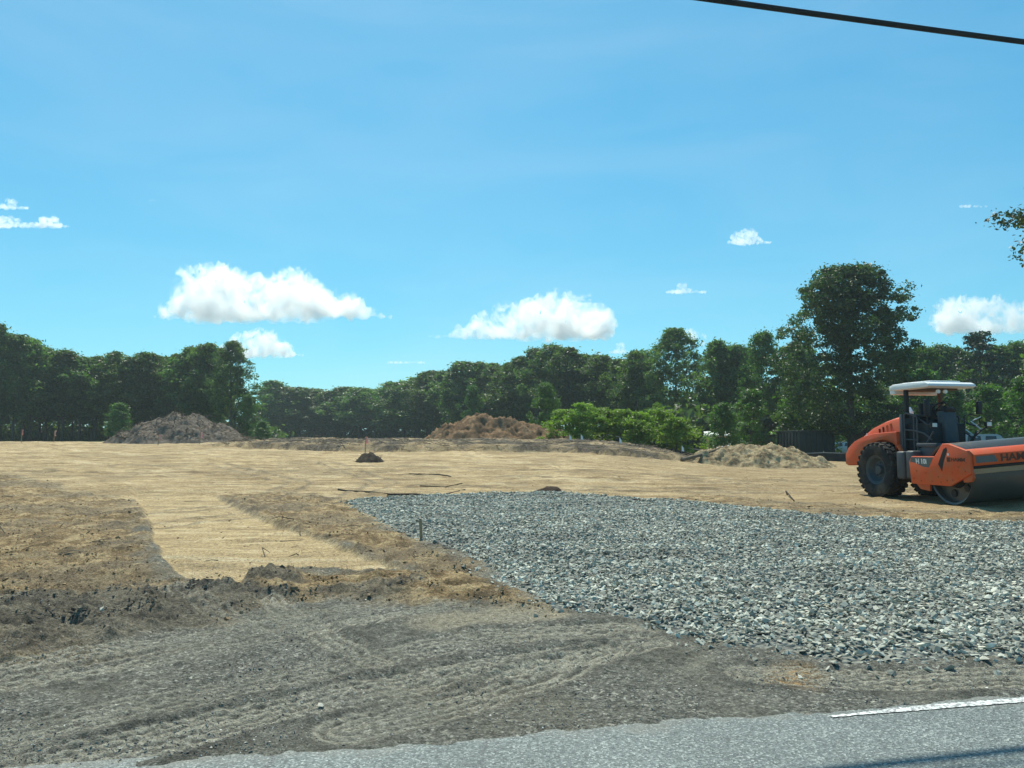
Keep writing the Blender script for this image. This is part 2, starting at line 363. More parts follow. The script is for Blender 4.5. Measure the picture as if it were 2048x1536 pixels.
def terrain(x, y, full=False):
    z, up, taper = base_z(x, y)
    m = masks(x, y)
    sd = road_sd(x, y)
    edge = sstep(-0.30, 0.10, sd + 0.05 * fbm(x * 5, y * 5, 31, 4) + 0.05 * fbm(x * 0.8, y * 0.8, 33, 2))
    z = z + (-0.07 + 0.078 * edge)
    fld = sstep(0.05, 0.8, sd)
    sand = m['sand']; rough = m['rough']
    # broad unevenness, wind-rowed sand, lumpy soil
    z = z + fld * (0.035 * fbm(x * 0.35, y * 0.35, 41, 3) + 0.010 * fbm(x * 2.2, y * 2.2, 42, 3))
    a, b = x * 0.97 + y * 0.22, y * 0.97 - x * 0.22
    z = z + sand * fld * (0.06 * fbm(a * 0.16, b * 0.9, 43, 5, 0.6) * sstep(17, 26, y) + 0.020 * fbm(a * 0.8, b * 3.0, 44, 3))
    ridge = 1 - np.abs(fbm(x * 1.7, y * 1.7, 45, 4))
    lump = fbm(x * 4.2, y * 4.2, 46, 4)
    z = z + rough * fld * (0.065 * (ridge - 0.6) + 0.030 * lump + 0.05 * fbm(x * 0.8, y * 0.8, 47, 2) + 0.030 * np.abs(fbm(x * 9, y * 9, 53, 3, 0.6)))
    z = z + m['dark'] * fld * (0.02 + 0.035 * np.abs(lump) + 0.012 * ridge)
    z = z - 0.07 * m['tongue'] * (1 - sstep(22, 26, y)) + m['lip'] * (0.015 + 0.04 * np.abs(lump))
    brush = sstep(-0.35, -0.12, up) * taper
    z = z + brush * (0.10 * np.abs(fbm(x * 1.2, y * 1.2, 48, 4)) * (1 - sstep(62, 70, y)) + 0.12 * fbm(x * 0.22, y * 0.3, 49, 2))
    dust = (1 - sand) * (1 - rough) * fld
    z = z + dust * (0.012 * fbm(x * 7, y * 7, 50, 4, 0.6) + 0.008 * fbm(x * 1.6, y * 1.6, 54, 2))
    trk = np.zeros_like(x); rut = np.zeros_like(x); wobt = 0.05 * fbm(x * 1.1, y * 1.1, 51, 2); fadet = 0.45 + 0.55 * sstep(-0.4, 0.3, fbm(x * 0.6, y * 0.6, 52, 2))
    wobc = 0.25 * fbm(x * 0.9, y * 0.9, 55, 3); fadec = sstep(-0.35, 0.3, fbm(x * 0.7, y * 0.7, 56, 2))
    for pts, w in TRACKS:
        d, s, side = sdline(pts, x, y); d = d + wobt
        inn = 1 - sstep(w * 0.75, w, d); fade = fadet
        tread = np.sin(2 * np.pi * (s + 0.6 * d) / (0.11 if w < 0.33 else 0.3))
        z = z + fade * (inn * (-0.016 + 0.005 * tread + 0.006 * np.sin(2 * np.pi * d / 0.085)) + 0.014 * np.exp(-((d - w * 1.12) / 0.05) ** 2)) * (1 if w < 0.33 else 1.6)
        rut = np.maximum(rut, np.exp(-((d - w * 1.12) / (0.035 if w < 0.33 else 0.10)) ** 2) * fade * (1.0 if w < 0.33 else 1.6))
        trk = np.maximum(trk, inn * fade * (w < 0.33) * (0.45 + 0.55 * np.sin(2 * np.pi * d / 0.085)))
    for pts in CRUST:
        d, s, side = sdline(pts, x, y); d = d + wobc
        z = z + 0.075 * np.exp(-(d / 0.13) ** 2) * fadec
    for (cx, cy_), rad, amp, lam, ang in BARS:
        q = (x - cx) * math.sin(ang * 0.25) + (y - cy_) * math.cos(ang * 0.25)
        w = np.exp(-(((x - cx) / (rad * 1.3)) ** 2 + ((y - cy_) / rad) ** 2) ** 2)
        z = z * (1 - 0.0 * w) + w * amp * 0.5 * (np.sin(2 * np.pi * q / (lam * 1.4)) ** 3)
    if full:
        m['brush'] = brush * (1 - sstep(66, 78, y)) * (0.35 + 0.65 * sstep(-0.25, 0.15, fbm(x * 0.3, y * 0.45, 57, 4))); m['track'] = trk; m['rut'] = rut; m['sd'] = sd
        return z, m
    return z

# ---- materials for the ground
def mat_ground():
    m, n, l, out = newmat("ground_earth"); co = objco(n)
    big = ntex(n, l, 0.35, 5, 0.6, co); mid = ntex(n, l, 2.2, 8, 0.7, co); fine = ntex(n, l, 22, 6, 0.75, co); grit = ntex(n, l, 80, 4, 0.7, co)
    mp = n.new("ShaderNodeMapping"); mp.inputs['Scale'].default_value = (0.35, 1.25, 1); mp.inputs['Rotation'].default_value = (0, 0, R(8)); l.new(co, mp.inputs[0])
    strk = ntex(n, l, 1.3, 9, 0.72, mp.outputs[0], 0.5)
    vor = n.new("ShaderNodeTexVoronoi"); vor.inputs['Scale'].default_value = 55; l.new(co, vor.inputs['Vector']); vs_ = n.new("ShaderNodeSeparateColor"); l.new(vor.outputs['Color'], vs_.inputs[0])
    shoulder = ramp(n, l, mid, [(0.34, (0.095, 0.092, 0.076)), (0.48, (0.165, 0.158, 0.128)), (0.64, (0.26, 0.242, 0.19))])
    shoulder = mixc(n, l, ramp(n, l, big, [(0.42, 0.0), (0.60, 0.55)]), shoulder, (0.215, 0.192, 0.14))
    spk = ramp(n, l, vs_.outputs[0], [(0.0, (0.075, 0.075, 0.068)), (0.55, (0.17, 0.167, 0.145)), (0.9, (0.30, 0.285, 0.235)), (1.0, (0.6, 0.57, 0.48))])
    shoulder = mixc(n, l, ramp(n, l, ntex(n, l, 1.1, 5, 0.65, co), [(0.42, 0.15), (0.58, 0.75)]), shoulder, spk)
    c = shoulder
    sand = ramp(n, l, strk, [(0.34, (0.23, 0.158, 0.085)), (0.45, (0.43, 0.308, 0.165)), (0.55, (0.55, 0.412, 0.235)), (0.66, (0.64, 0.51, 0.32))])
    sand = mixc(n, l, ramp(n, l, big, [(0.44, 0.0), (0.62, 0.6)]), sand, (0.30, 0.222, 0.13))
    sand = mixc(n, l, ramp(n, l, mid, [(0.36, 0.6), (0.5, 0.0)]), sand, (0.25, 0.178, 0.10))
    mp2 = n.new("ShaderNodeMapping"); mp2.inputs['Scale'].default_value = (0.07, 1.0, 1); mp2.inputs['Rotation'].default_value = (0, 0, R(-6)); l.new(co, mp2.inputs[0])
    rut = ntex(n, l, 3.6, 7, 0.65, mp2.outputs[0], 0.4); sand = mixc(n, l, ramp(n, l, rut, [(0.53, 0.0), (0.62, 0.6)]), sand, (0.20, 0.138, 0.075))
    sx_ = n.new("ShaderNodeSeparateXYZ"); l.new(co, sx_.inputs[0]); sand = mixc(n, l, math_(n, l, 'MULTIPLY', ramp(n, l, math_(n, l, 'ADD', math_(n, l, 'MULTIPLY', sx_.outputs[0], 0.03), mid), [(0.55, 0.0), (0.95, 1.0)]), 0.55), sand, (0.30, 0.215, 0.12))
    brown = ramp(n, l, mid, [(0.34, (0.12, 0.09, 0.055)), (0.47, (0.24, 0.165, 0.088)), (0.60, (0.45, 0.335, 0.185))])
    brown = mixc(n, l, ramp(n, l, big, [(0.46, 0.0), (0.58, 0.6)]), brown, (0.19, 0.155, 0.11))
    dark = ramp(n, l, mid, [(0.36, (0.07, 0.067, 0.058)), (0.62, (0.19, 0.175, 0.14))])
    brush = ramp(n, l, ntex(n, l, 5, 8, 0.8, co), [(0.36, (0.045, 0.037, 0.029)), (0.52, (0.12, 0.098, 0.074)), (0.66, (0.26, 0.215, 0.16))])
    c = mixc(n, l, attr(n, 'sand'), c, sand); c = mixc(n, l, math_(n, l, 'MULTIPLY', attr(n, 'tongue'), 0.35), c, ramp(n, l, strk, [(0.36, (0.36, 0.30, 0.20)), (0.48, (0.62, 0.45, 0.235)), (0.62, (0.70, 0.57, 0.36))])); c = mixc(n, l, attr(n, 'brown'), c, brown); c = mixc(n, l, math_(n, l, 'MULTIPLY', attr(n, 'dark'), 0.75), c, dark)
    c = mixc(n, l, math_(n, l, 'MULTIPLY', attr(n, 'pale'), 0.7), c, (0.36, 0.31, 0.22)); c = mixc(n, l, math_(n, l, 'MULTIPLY', attr(n, 'orange'), 0.8), c, (0.42, 0.25, 0.10))
    c = mixc(n, l, math_(n, l, 'MULTIPLY', attr(n, 'track'), 0.95), c, (0.37, 0.345, 0.27)); c = mixc(n, l, math_(n, l, 'MULTIPLY', attr(n, 'rut'), 0.45), c, (0.11, 0.10, 0.085))
    c = mixc(n, l, attr(n, 'brush'), c, brush); c = mixc(n, l, attr(n, 'grass'), c, (0.05, 0.075, 0.028))
    c = mixc(n, l, 0.6, c, ramp(n, l, fine, [(0.36, 0.15), (0.64, 0.85)]), 'OVERLAY')
    c = mixc(n, l, 0.5, c, ramp(n, l, grit, [(0.36, 0.12), (0.64, 0.88)]), 'OVERLAY')
    h = math_(n, l, 'ADD', math_(n, l, 'MULTIPLY', fine, 1.0), math_(n, l, 'MULTIPLY', grit, 0.45))
    h = math_(n, l, 'ADD', h, math_(n, l, 'MULTIPLY', mid, 2.0))
    pbsdf(n, l, out, c, 0.95, 0.08, 0, bump(n, l, h, 0.9, 0.045)); return m
M_GROUND = mat_ground()

# ---- the terrain sheet
us = np.concatenate([np.linspace(-2.6, -0.76, 46)[:-1], np.linspace(-0.74, 0.74, 490), np.linspace(0.76, 2.6, 46)[1:]])
ys = np.concatenate([np.geomspace(3.3, 9.6, 330)[:-1], np.geomspace(9.6, 72, 325), np.geomspace(74, 1500, 26)])
U, Y = np.meshgrid(us, ys); X = np.clip(U * Y, -1500, 1500); X = X.ravel(); Y = Y.ravel()
Z, MK = terrain(X, Y, True)
nc, nr = len(us), len(ys)
ii = (np.arange(nr - 1)[:, None] * nc + np.arange(nc - 1)[None, :]).ravel()
faces = np.stack([ii, ii + 1, ii + nc + 1, ii + nc], 1)
grass = sstep(74, 92, Y) + sstep(24, 34, X) * sstep(30, 50, Y)
me = mesh_np("terrain", np.stack([X, Y, Z], 1), faces, {k: np.clip(v, 0, 1) for k, v in (('sand', MK['sand']), ('brown', MK['brown']), ('dark', MK['dark']), ('pale', MK['pale']), ('tongue', MK['tongue']),
             ('orange', MK['orange']), ('track', MK['track']), ('rut', MK['rut']), ('brush', MK['brush']), ('grass', grass))}, smooth=True)
struct(link("terrain", me, M_GROUND), label="graded bare earth of the building site")
b = MB(); b.box((0, -495, -0.6), (2990, 998, 0.6)); struct(b.build("ground_behind", M_GROUND), label="flat ground behind the road")

# ---- the road
def mat_asphalt():
    m, n, l, out = newmat("worn_asphalt"); co = objco(n)
    v = n.new("ShaderNodeTexVoronoi"); v.inputs['Scale'].default_value = 95; l.new(co, v.inputs['Vector'])
    sp = n.new("ShaderNodeSeparateColor"); l.new(v.outputs['Color'], sp.inputs[0])
    c = ramp(n, l, sp.outputs[0], [(0.0, (0.062, 0.074, 0.070)), (0.5, (0.125, 0.144, 0.136)), (0.85, (0.205, 0.23, 0.215)), (1.0, (0.37, 0.39, 0.36))])
    c = mixc(n, l, 0.5, c, ramp(n, l, ntex(n, l, 1.4, 5, 0.6, co), [(0.3, 0.35), (0.7, 0.65)]), 'OVERLAY')
    c = mixc(n, l, 0.4, c, ramp(n, l, ntex(n, l, 45, 3, 0.6, co), [(0.3, 0.2), (0.7, 0.8)]), 'OVERLAY')
    dp = n.new("ShaderNodeVectorMath"); dp.operation = 'DOT_PRODUCT'; l.new(co, dp.inputs[0]); dp.inputs[1].default_value = (RNRM[0], RNRM[1], 0)
    dist = math_(n, l, 'SUBTRACT', float(RA @ RNRM), dp.outputs['Value']); dn = math_(n, l, 'ADD', dist, math_(n, l, 'MULTIPLY', ntex(n, l, 2.2, 6, 0.65, co), 0.9))
    c = mixc(n, l, ramp(n, l, dn, [(0.34, 0.5), (0.56, 0.0)]), c, (0.22, 0.20, 0.165))
    cr = n.new("ShaderNodeTexVoronoi"); cr.feature = 'DISTANCE_TO_EDGE'; cr.inputs['Scale'].default_value = 0.45; nzv = n.new("ShaderNodeTexNoise"); nzv.inputs['Scale'].default_value = 3; nzv.inputs['Detail'].default_value = 5; l.new(co, nzv.inputs['Vector'])
    l.new(mixc(n, l, 0.12, co, nzv.outputs['Color'], 'LINEAR_LIGHT'), cr.inputs['Vector']); c = mixc(n, l, ramp(n, l, cr.outputs['Distance'], [(0.0, 0.55), (0.006, 0.0)]), c, (0.05, 0.05, 0.05))
    h = math_(n, l, 'ADD', v.outputs['Distance'], ntex(n, l, 160, 2, 0.5, co))
    pbsdf(n, l, out, c, 0.62, 0.45, 0, bump(n, l, h, 0.8, 0.006)); return m
M_ASPH = mat_asphalt()
def road_pt(s, t, z=0.0):
    p = RA + RDIR * s + RNRM * t; return (p[0], p[1], z)
b = MB(); vs = [b.bm.verts.new(road_pt(*q)) for q in ((-250, -7.2), (250, -7.2), (250, 0.10), (-250, 0.10))]; b.bm.faces.new(vs)
road = struct(b.build("road", M_ASPH), label="worn grey asphalt road in the foreground")
m, n, l, out = newmat("worn_white_line"); co = objco(n)
f = ramp(n, l, ntex(n, l, 38, 4, 0.7, co), [(0.43, 0.0), (0.55, 1.0)])
pbsdf(n, l, out, mixc(n, l, f, (0.22, 0.22, 0.215), mixc(n, l, ntex(n, l, 6, 3, 0.5, co), (0.60, 0.60, 0.57), (0.82, 0.82, 0.78))), 0.7, 0.3)
s0 = float((np.array(gp(1640, 1422)) - RA) @ RDIR)
b = MB(); rows = []; r1 = random.Random(3)
for k in range(420):
    s = s0 + k * 0.03 if k < 400 else s0 + 12 + (k - 400) * 8
    w = 0.075 * min(1, 0.35 + k * 0.03); j = r1.uniform(-0.006, 0.006); j2 = r1.uniform(-0.006, 0.006)
    rows.append((b.bm.verts.new(road_pt(s, -0.10 + j, 0.005)), b.bm.verts.new(road_pt(s, -0.10 + w + j2, 0.005))))
for q in range(len(rows) - 1): b.bm.faces.new((rows[q][0], rows[q + 1][0], rows[q + 1][1], rows[q][1]))
e = b.build("edge_line", m, road); e["label"] = "worn white painted line along the road edge"

# ------------------------------------------------------------------ crushed stone entrance pad
def hull_variants(count, npts, flat, seed):
    r = random.Random(seed); out = []
    for k in range(count):
        bm = bmesh.new()
        for _ in range(npts):
            a, z = r.uniform(0, 2 * math.pi), r.uniform(-1, 1); q = math.sqrt(1 - z * z) * r.uniform(0.8, 1.0)
            bm.verts.new((q * math.cos(a) * 0.5, q * math.sin(a) * 0.5 * r.uniform(0.62, 0.8), z * 0.5 * flat))
        g = bmesh.ops.convex_hull(bm, input=bm.verts)
        bmesh.ops.delete(bm, geom=list(set(v for v in g['geom_interior'] if isinstance(v, bmesh.types.BMVert))), context='VERTS')
        bmesh.ops.triangulate(bm, faces=bm.faces); bm.verts.ensure_lookup_table(); bm.verts.index_update()
        out.append((np.array([v.co[:] for v in bm.verts]), np.array([[v.index for v in f.verts] for f in bm.faces]))); bm.free()
    return out
def rotmats(n, tilt, g):
    az, ti, td = g.uniform(0, 2 * np.pi, n), g.normal(0, tilt, n), g.uniform(0, 2 * np.pi, n)
    def rz(a):
        c, s = np.cos(a), np.sin(a); o = np.zeros((n, 3, 3)); o[:, 0, 0] = c; o[:, 0, 1] = -s; o[:, 1, 0] = s; o[:, 1, 1] = c; o[:, 2, 2] = 1; return o
    def rx(a):
        c, s = np.cos(a), np.sin(a); o = np.zeros((n, 3, 3)); o[:, 0, 0] = 1; o[:, 1, 1] = c; o[:, 1, 2] = -s; o[:, 2, 1] = s; o[:, 2, 2] = c; return o
    return rz(td) @ rx(ti) @ rz(-td) @ rz(az)
def scatter_mesh(name, variants, pos, size, tilt, g, extra=None):
    """many small solids joined in one mesh, with a random value per piece"""
    n = len(pos); rm = rotmats(n, tilt, g); vid = g.integers(0, len(variants), n); rnd = g.random(n)
    V, Fc, Rn, off = [], [], [], 0
    for k, (v, f) in enumerate(variants):
        sel = np.where(vid == k)[0]
        if len(sel) == 0: continue
        vv = np.einsum('nij,vj->nvi', rm[sel], v) * size[sel][:, None, None] + pos[sel][:, None, :]
        ff = f[None] + (np.arange(len(sel)) * len(v))[:, None, None] + off
        V.append(vv.reshape(-1, 3)); Fc.append(ff.reshape(-1, 3)); Rn.append(np.repeat(rnd[sel], len(v))); off += len(sel) * len(v)
    return mesh_np(name, np.concatenate(V), np.concatenate(Fc), {'rnd': np.concatenate(Rn)})
def mat_stone(name, stops, rough=0.75, spec=0.35, fine=40, bands=False):
    m, n, l, out = newmat(name); co = objco(n); oi = n.new("ShaderNodeObjectInfo")
    r = math_(n, l, 'FRACT', math_(n, l, 'ADD', attr(n, 'rnd'), oi.outputs['Random']))
    c = ramp(n, l, r, stops); f = ntex(n, l, fine, 4, 0.65, co)
    c = mixc(n, l, 0.4, c, ramp(n, l, f, [(0.3, 0.25), (0.7, 0.75)]), 'OVERLAY')
    if bands:
        ge = n.new('ShaderNodeNewGeometry'); mpb = n.new('ShaderNodeMapping'); mpb.inputs['Scale'].default_value = (0.35, 0.9, 0); mpb.inputs['Rotation'].default_value = (0, 0, 0.35); l.new(ge.outputs['Position'], mpb.inputs[0])
        c = mixc(n, l, ramp(n, l, ntex(n, l, 0.9, 5, 0.6, mpb.outputs[0]), [(0.38, 0.55), (0.55, 0.0)]), c, (0.17, 0.17, 0.145))
    pbsdf(n, l, out, c, rough, spec, 0, bump(n, l, f, 0.35, 0.01)); return m
M_STONE = mat_stone("crushed_stone", [(0.0, (0.20, 0.20, 0.165)), (0.3, (0.36, 0.36, 0.295)), (0.65, (0.52, 0.52, 0.43)), (0.92, (0.66, 0.655, 0.55)), (1.0, (0.50, 0.42, 0.29))], 0.8, 0.18, bands=True)
def bed_h(x, y, d): return 0.085 * sstep(-0.05, 0.6, d) - 0.012 + (0.05 * fbm(x * 0.45 + y * 0.25, y * 1.1 - x * 0.3, 61, 3) + 0.02 * fbm(x * 2.2, y * 2.2, 62, 3)) * sstep(0, 0.8, d)
gx0, gx1 = GRAVEL[:, 0].min(), GRAVEL[:, 0].max(); gy0, gy1 = GRAVEL[:, 1].min(), GRAVEL[:, 1].max()
st = 0.16; gxs = np.arange(gx0, gx1 + st, st); gys = np.arange(gy0, gy1 + st, st)
GX, GY = np.meshgrid(gxs, gys); shp = GX.shape; gxr, gyr = GX.ravel(), GY.ravel()
dg = sdpoly(GRAVEL, gxr, gyr); zt = terrain(gxr, gyr)
zz = np.where(dg > -0.1, zt + bed_h(gxr, gyr, dg), zt - 0.05)
nc2 = shp[1]; jj = (np.arange(shp[0] - 1)[:, None] * nc2 + np.arange(nc2 - 1)[None, :]).ravel()
fc = np.stack([jj, jj + 1, jj + nc2 + 1, jj + nc2], 1); keep = (dg[fc] > -0.12).any(1); fc = fc[keep]
used, inv = np.unique(fc, return_inverse=True); fc = inv.reshape(fc.shape)
m, n, l, out = newmat("stone_bed"); co = objco(n)
vv = n.new("ShaderNodeTexVoronoi"); vv.inputs['Scale'].default_value = 17; l.new(co, vv.inputs['Vector'])
pbsdf(n, l, out, mixc(n, l, vv.outputs['Distance'], (0.26, 0.27, 0.235), (0.10, 0.10, 0.09)), 0.9, 0.2, 0, bump(n, l, math_(n, l, 'SUBTRACT', 1.0, vv.outputs['Distance']), 1.0, 0.05))
bed = struct(link("gravel_bed", mesh_np("gravel_bed", np.stack([gxr, gyr, zz], 1)[used], fc, smooth=True), m), label="pad of loose grey crushed stone beside the road")
SV = hull_variants(14, 8, 0.42, 5)
ggen = np.random.default_rng(11)
cell = 0.042
a, bb = np.meshgrid(np.arange(gx0 - 0.2, gx1, cell), np.arange(gy0 - 0.2, gy1, cell)); a = a.ravel(); bb = bb.ravel()
keep = (np.abs(a / bb) < 0.82) & (ggen.random(len(a)) < np.clip(1.25 - 0.045 * bb, 0.42, 1.0)); a, bb = a[keep], bb[keep]
a = a + ggen.uniform(-0.5, 0.5, len(a)) * cell; bb = bb + ggen.uniform(-0.5, 0.5, len(bb)) * cell
d = sdpoly(GRAVEL, a, bb) + 0.12 * fbm(a * 2.5, bb * 2.5, 71, 3)
keep = ggen.random(len(a)) < np.where(d > 0.02, 1.0, np.where(d > -0.35, 0.16 * np.exp(d * 6), 0)); a, bb, d = a[keep], bb[keep], d[keep]
size = 0.030 + 0.080 * ggen.random(len(a)) ** 1.8 * np.clip(0.95 + 0.012 * (bb - 6), 1, 1.25)
zs = terrain(a, bb) + np.where(d > 0, bed_h(a, bb, d), 0.0) + size * 0.10 + ggen.uniform(0, 0.025, len(a)) * (d > 0.1)
pos = np.stack([a, bb, zs], 1)
vis = (np.abs(a / bb) < 0.64); score = np.where(vis, size / bb, 0); top = np.argsort(-score)[:300]; rest = np.ones(len(a), bool); rest[top] = False
print("stones", len(a))
struct(link("stone_mass", scatter_mesh("stone_mass", SV, pos[rest], size[rest], 0.5, ggen), M_STONE, bed), "stuff")
svm = [mesh_np("stone", v, f) for v, f in SV]
for q in top:
    o = link("stone", svm[random.randrange(14)], M_STONE, bed, loc=pos[q], rot=(random.gauss(0, 0.4), random.gauss(0, 0.4), random.uniform(0, 6.28)), scale=[float(size[q])] * 3)

# ---- grit, clods and twigs lying on the earth: nobody could count them
pg = np.random.default_rng(23)
def free(x, y): return (road_sd(x, y) > 0.02) & (sdpoly(GRAVEL, x, y) < -0.02)
N = 62000; yy = np.exp(pg.uniform(np.log(3.7), np.log(11.5), N)); xx = pg.uniform(-0.78, 0.78, N) * yy
clus = fbm(xx * 0.9, yy * 0.9, 81, 3); keep = free(xx, yy) & (pg.random(N) < np.clip(0.4 + 1.3 * clus, 0.05, 1)); xx, yy = xx[keep], yy[keep]
sz = pg.uniform(0.006, 0.018, len(xx)) * np.clip(np.exp(pg.normal(0, 0.35, len(xx))), 0.5, 1.9)
PV = hull_variants(8, 7, 0.45, 9)
M_PEB = mat_stone("loose_grit", [(0.0, (0.09, 0.09, 0.085)), (0.4, (0.17, 0.165, 0.15)), (0.8, (0.29, 0.275, 0.235)), (0.95, (0.45, 0.43, 0.37)), (1.0, (0.7, 0.67, 0.6))], 0.8, 0.25)
tag(link("loose_grit", scatter_mesh("loose_grit", PV, np.stack([xx, yy, terrain(xx, yy) + sz * 0.10], 1), sz, 0.25, pg), M_PEB), "loose grey grit strewn over the dirt shoulder", "grit", kind="stuff")
N = 110000; yy = np.exp(pg.uniform(np.log(7), np.log(32), N)); xx = pg.uniform(-0.78, 0.78, N) * yy
mk = masks(xx, yy); pr = np.maximum(mk['rough'] * 0.5, mk['dark'] * 0.7); pr = pr * np.clip(0.3 + 1.4 * fbm(xx * 1.5, yy * 1.5, 83, 3), 0.02, 1) + 0.012 * mk['sand']
keep = free(xx, yy) & (pg.random(N) < pr); xx, yy = xx[keep], yy[keep]; dkk = mk['dark'][keep]
sz = pg.uniform(0.014, 0.05, len(xx)) * np.exp(pg.normal(0, 0.3, len(xx))); CV = hull_variants(8, 7, 0.55, 13)
M_CLOD = mat_stone("soil_clods", [(0.0, (0.13, 0.098, 0.062)), (0.4, (0.24, 0.17, 0.10)), (0.8, (0.34, 0.25, 0.15)), (1.0, (0.45, 0.35, 0.21))], 0.95, 0.1, 25)
M_CLODD = mat_stone("dark_soil_clods", [(0.0, (0.07, 0.066, 0.057)), (0.6, (0.14, 0.128, 0.105)), (1.0, (0.26, 0.23, 0.18))], 0.95, 0.1, 25)
zc = terrain(xx, yy) + sz * 0.2; isd = dkk > 0.5
tag(link("brown_soil_clods", scatter_mesh("brown_soil_clods", CV, np.stack([xx, yy, zc], 1)[~isd], sz[~isd], 0.45, pg), M_CLOD), "lumps of churned brown soil at the edges of the sandy path", "soil", kind="stuff")
tag(link("dark_soil_clods", scatter_mesh("dark_soil_clods", CV, np.stack([xx, yy, zc], 1)[isd], sz[isd], 0.45, pg), M_CLODD), "lumps of dark grey topsoil dumped along the churned edge", "soil", kind="stuff")

def twig_mesh(name, n, px, py, pz, lmin, lmax, rad, g, up=0.25):
    """thin three-sided bent twigs joined in one mesh"""
    V, Fc, off = [], [], 0
    for k in range(n):
        L = g.uniform(lmin, lmax); az = g.uniform(0, 6.283); el = abs(g.normal(0, up)); r = rad * g.uniform(0.5, 1.4)
        d = np.array([math.cos(az) * math.cos(el), math.sin(az) * math.cos(el), math.sin(el)]); p0 = np.array([px[k], py[k], pz[k]])
        bend = g.normal(0, 0.12, 3) * L
        for q, (t, rr) in enumerate(((0, r), (0.5, r * 0.85), (1.0, r * 0.45))):
            c = p0 + d * L * t + bend * (4 * t * (1 - t)); s = np.cross(d, (0, 0, 1)); s = s / (np.linalg.norm(s) + 1e-6); u = np.cross(s, d)
            for j in range(3): V.append(c + (s * math.cos(2.094 * j) + u * math.sin(2.094 * j)) * rr)
        for q in (0, 3):
            for j in range(3): Fc.append((off + q + j, off + q + (j + 1) % 3, off + q + 3 + (j + 1) % 3, off + q + 3 + j))
        off += 9
    return mesh_np(name, np.array(V), np.array(Fc))
M_TWIG = paint("dead_wood", (0.17, 0.135, 0.10), 0.9, 0.1, 0.6, (0.08, 0.065, 0.05), scale=1.5)
N = 2600; xx = pg.uniform(-20, 15, N); yy = pg.uniform(44.5, 58, N)
z_, up_, tp_ = base_z(xx, yy); keep = (up_ > -0.4) & (up_ < 8) & (tp_ > 0.2); xx, yy = xx[keep], yy[keep]
tag(link("brush_debris", twig_mesh("brush_debris", len(xx), xx, yy, terrain(xx, yy), 0.25, 1.0, 0.014, pg, 0.12), M_TWIG), "tangled dead roots and twigs covering the low dark bank", "brush", kind="stuff")
N = 300; yy = np.exp(pg.uniform(np.log(11), np.log(44), N)); xx = pg.uniform(-0.75, 0.75, N) * yy; keep = free(xx, yy); xx, yy = xx[keep], yy[keep]
tag(link("scattered_twigs", twig_mesh("scattered_twigs", len(xx), xx, yy, terrain(xx, yy) + 0.008, 0.10, 0.5, 0.008, pg, 0.02), M_TWIG), "thin dead twigs scattered over the sand", "twigs", kind="stuff")

# ------------------------------------------------------------------ trees
def mat_leaf(name, c0, c1, c2, trans=0.35):
    m, n, l, out = newmat(name); oi = n.new("ShaderNodeObjectInfo")
    c = ramp(n, l, attr(n, 'rnd'), [(0.0, c0), (0.55, c1), (1.0, c2)])
    hs = n.new("ShaderNodeHueSaturation"); l.new(c, hs.inputs['Color'])
    l.new(math_(n, l, 'ADD', math_(n, l, 'MULTIPLY', oi.outputs['Random'], 0.035), 0.482), hs.inputs['Hue'])
    l.new(math_(n, l, 'ADD', math_(n, l, 'MULTIPLY', oi.outputs['Random'], 0.55), 0.72), hs.inputs['Value'])
    d = n.new("ShaderNodeBsdfPrincipled"); d.inputs['Roughness'].default_value = 0.48; d.inputs['Specular IOR Level'].default_value = 0.45
    l.new(hs.outputs[0], d.inputs['Base Color'])
    t = n.new("ShaderNodeBsdfTranslucent"); l.new(mixc(n, l, 1.0, hs.outputs[0], (1.2, 1.75, 0.5), 'MULTIPLY'), t.inputs[0])
    x = n.new("ShaderNodeMixShader"); x.inputs[0].default_value = trans; l.new(d.outputs[0], x.inputs[1]); l.new(t.outputs[0], x.inputs[2]); l.new(x.outputs[0], out.inputs[0]); return m
M_OAK = mat_leaf("oak_leaves", (0.045, 0.075, 0.026), (0.092, 0.132, 0.046), (0.165, 0.205, 0.08), 0.45)
M_BUSH = mat_leaf("shrub_leaves", (0.11, 0.15, 0.026), (0.175, 0.22, 0.042), (0.25, 0.29, 0.075), 0.5)
M_PINE = mat_leaf("pine_needles", (0.02, 0.042, 0.02), (0.032, 0.06, 0.027), (0.05, 0.08, 0.035), 0.15)
M_LIGHT = mat_leaf("bright_leaves", (0.045, 0.085, 0.02), (0.075, 0.13, 0.03), (0.12, 0.18, 0.045), 0.38)
m, n, l, out = newmat("bark"); co = objco(n); f = ntex(n, l, 6, 6, 0.7, co)
pbsdf(n, l, out, ramp(n, l, f, [(0.3, (0.05, 0.042, 0.034)), (0.7, (0.15, 0.128, 0.105))]), 0.95, 0.1, 0, bump(n, l, f, 0.8, 0.05)); M_BARK = m

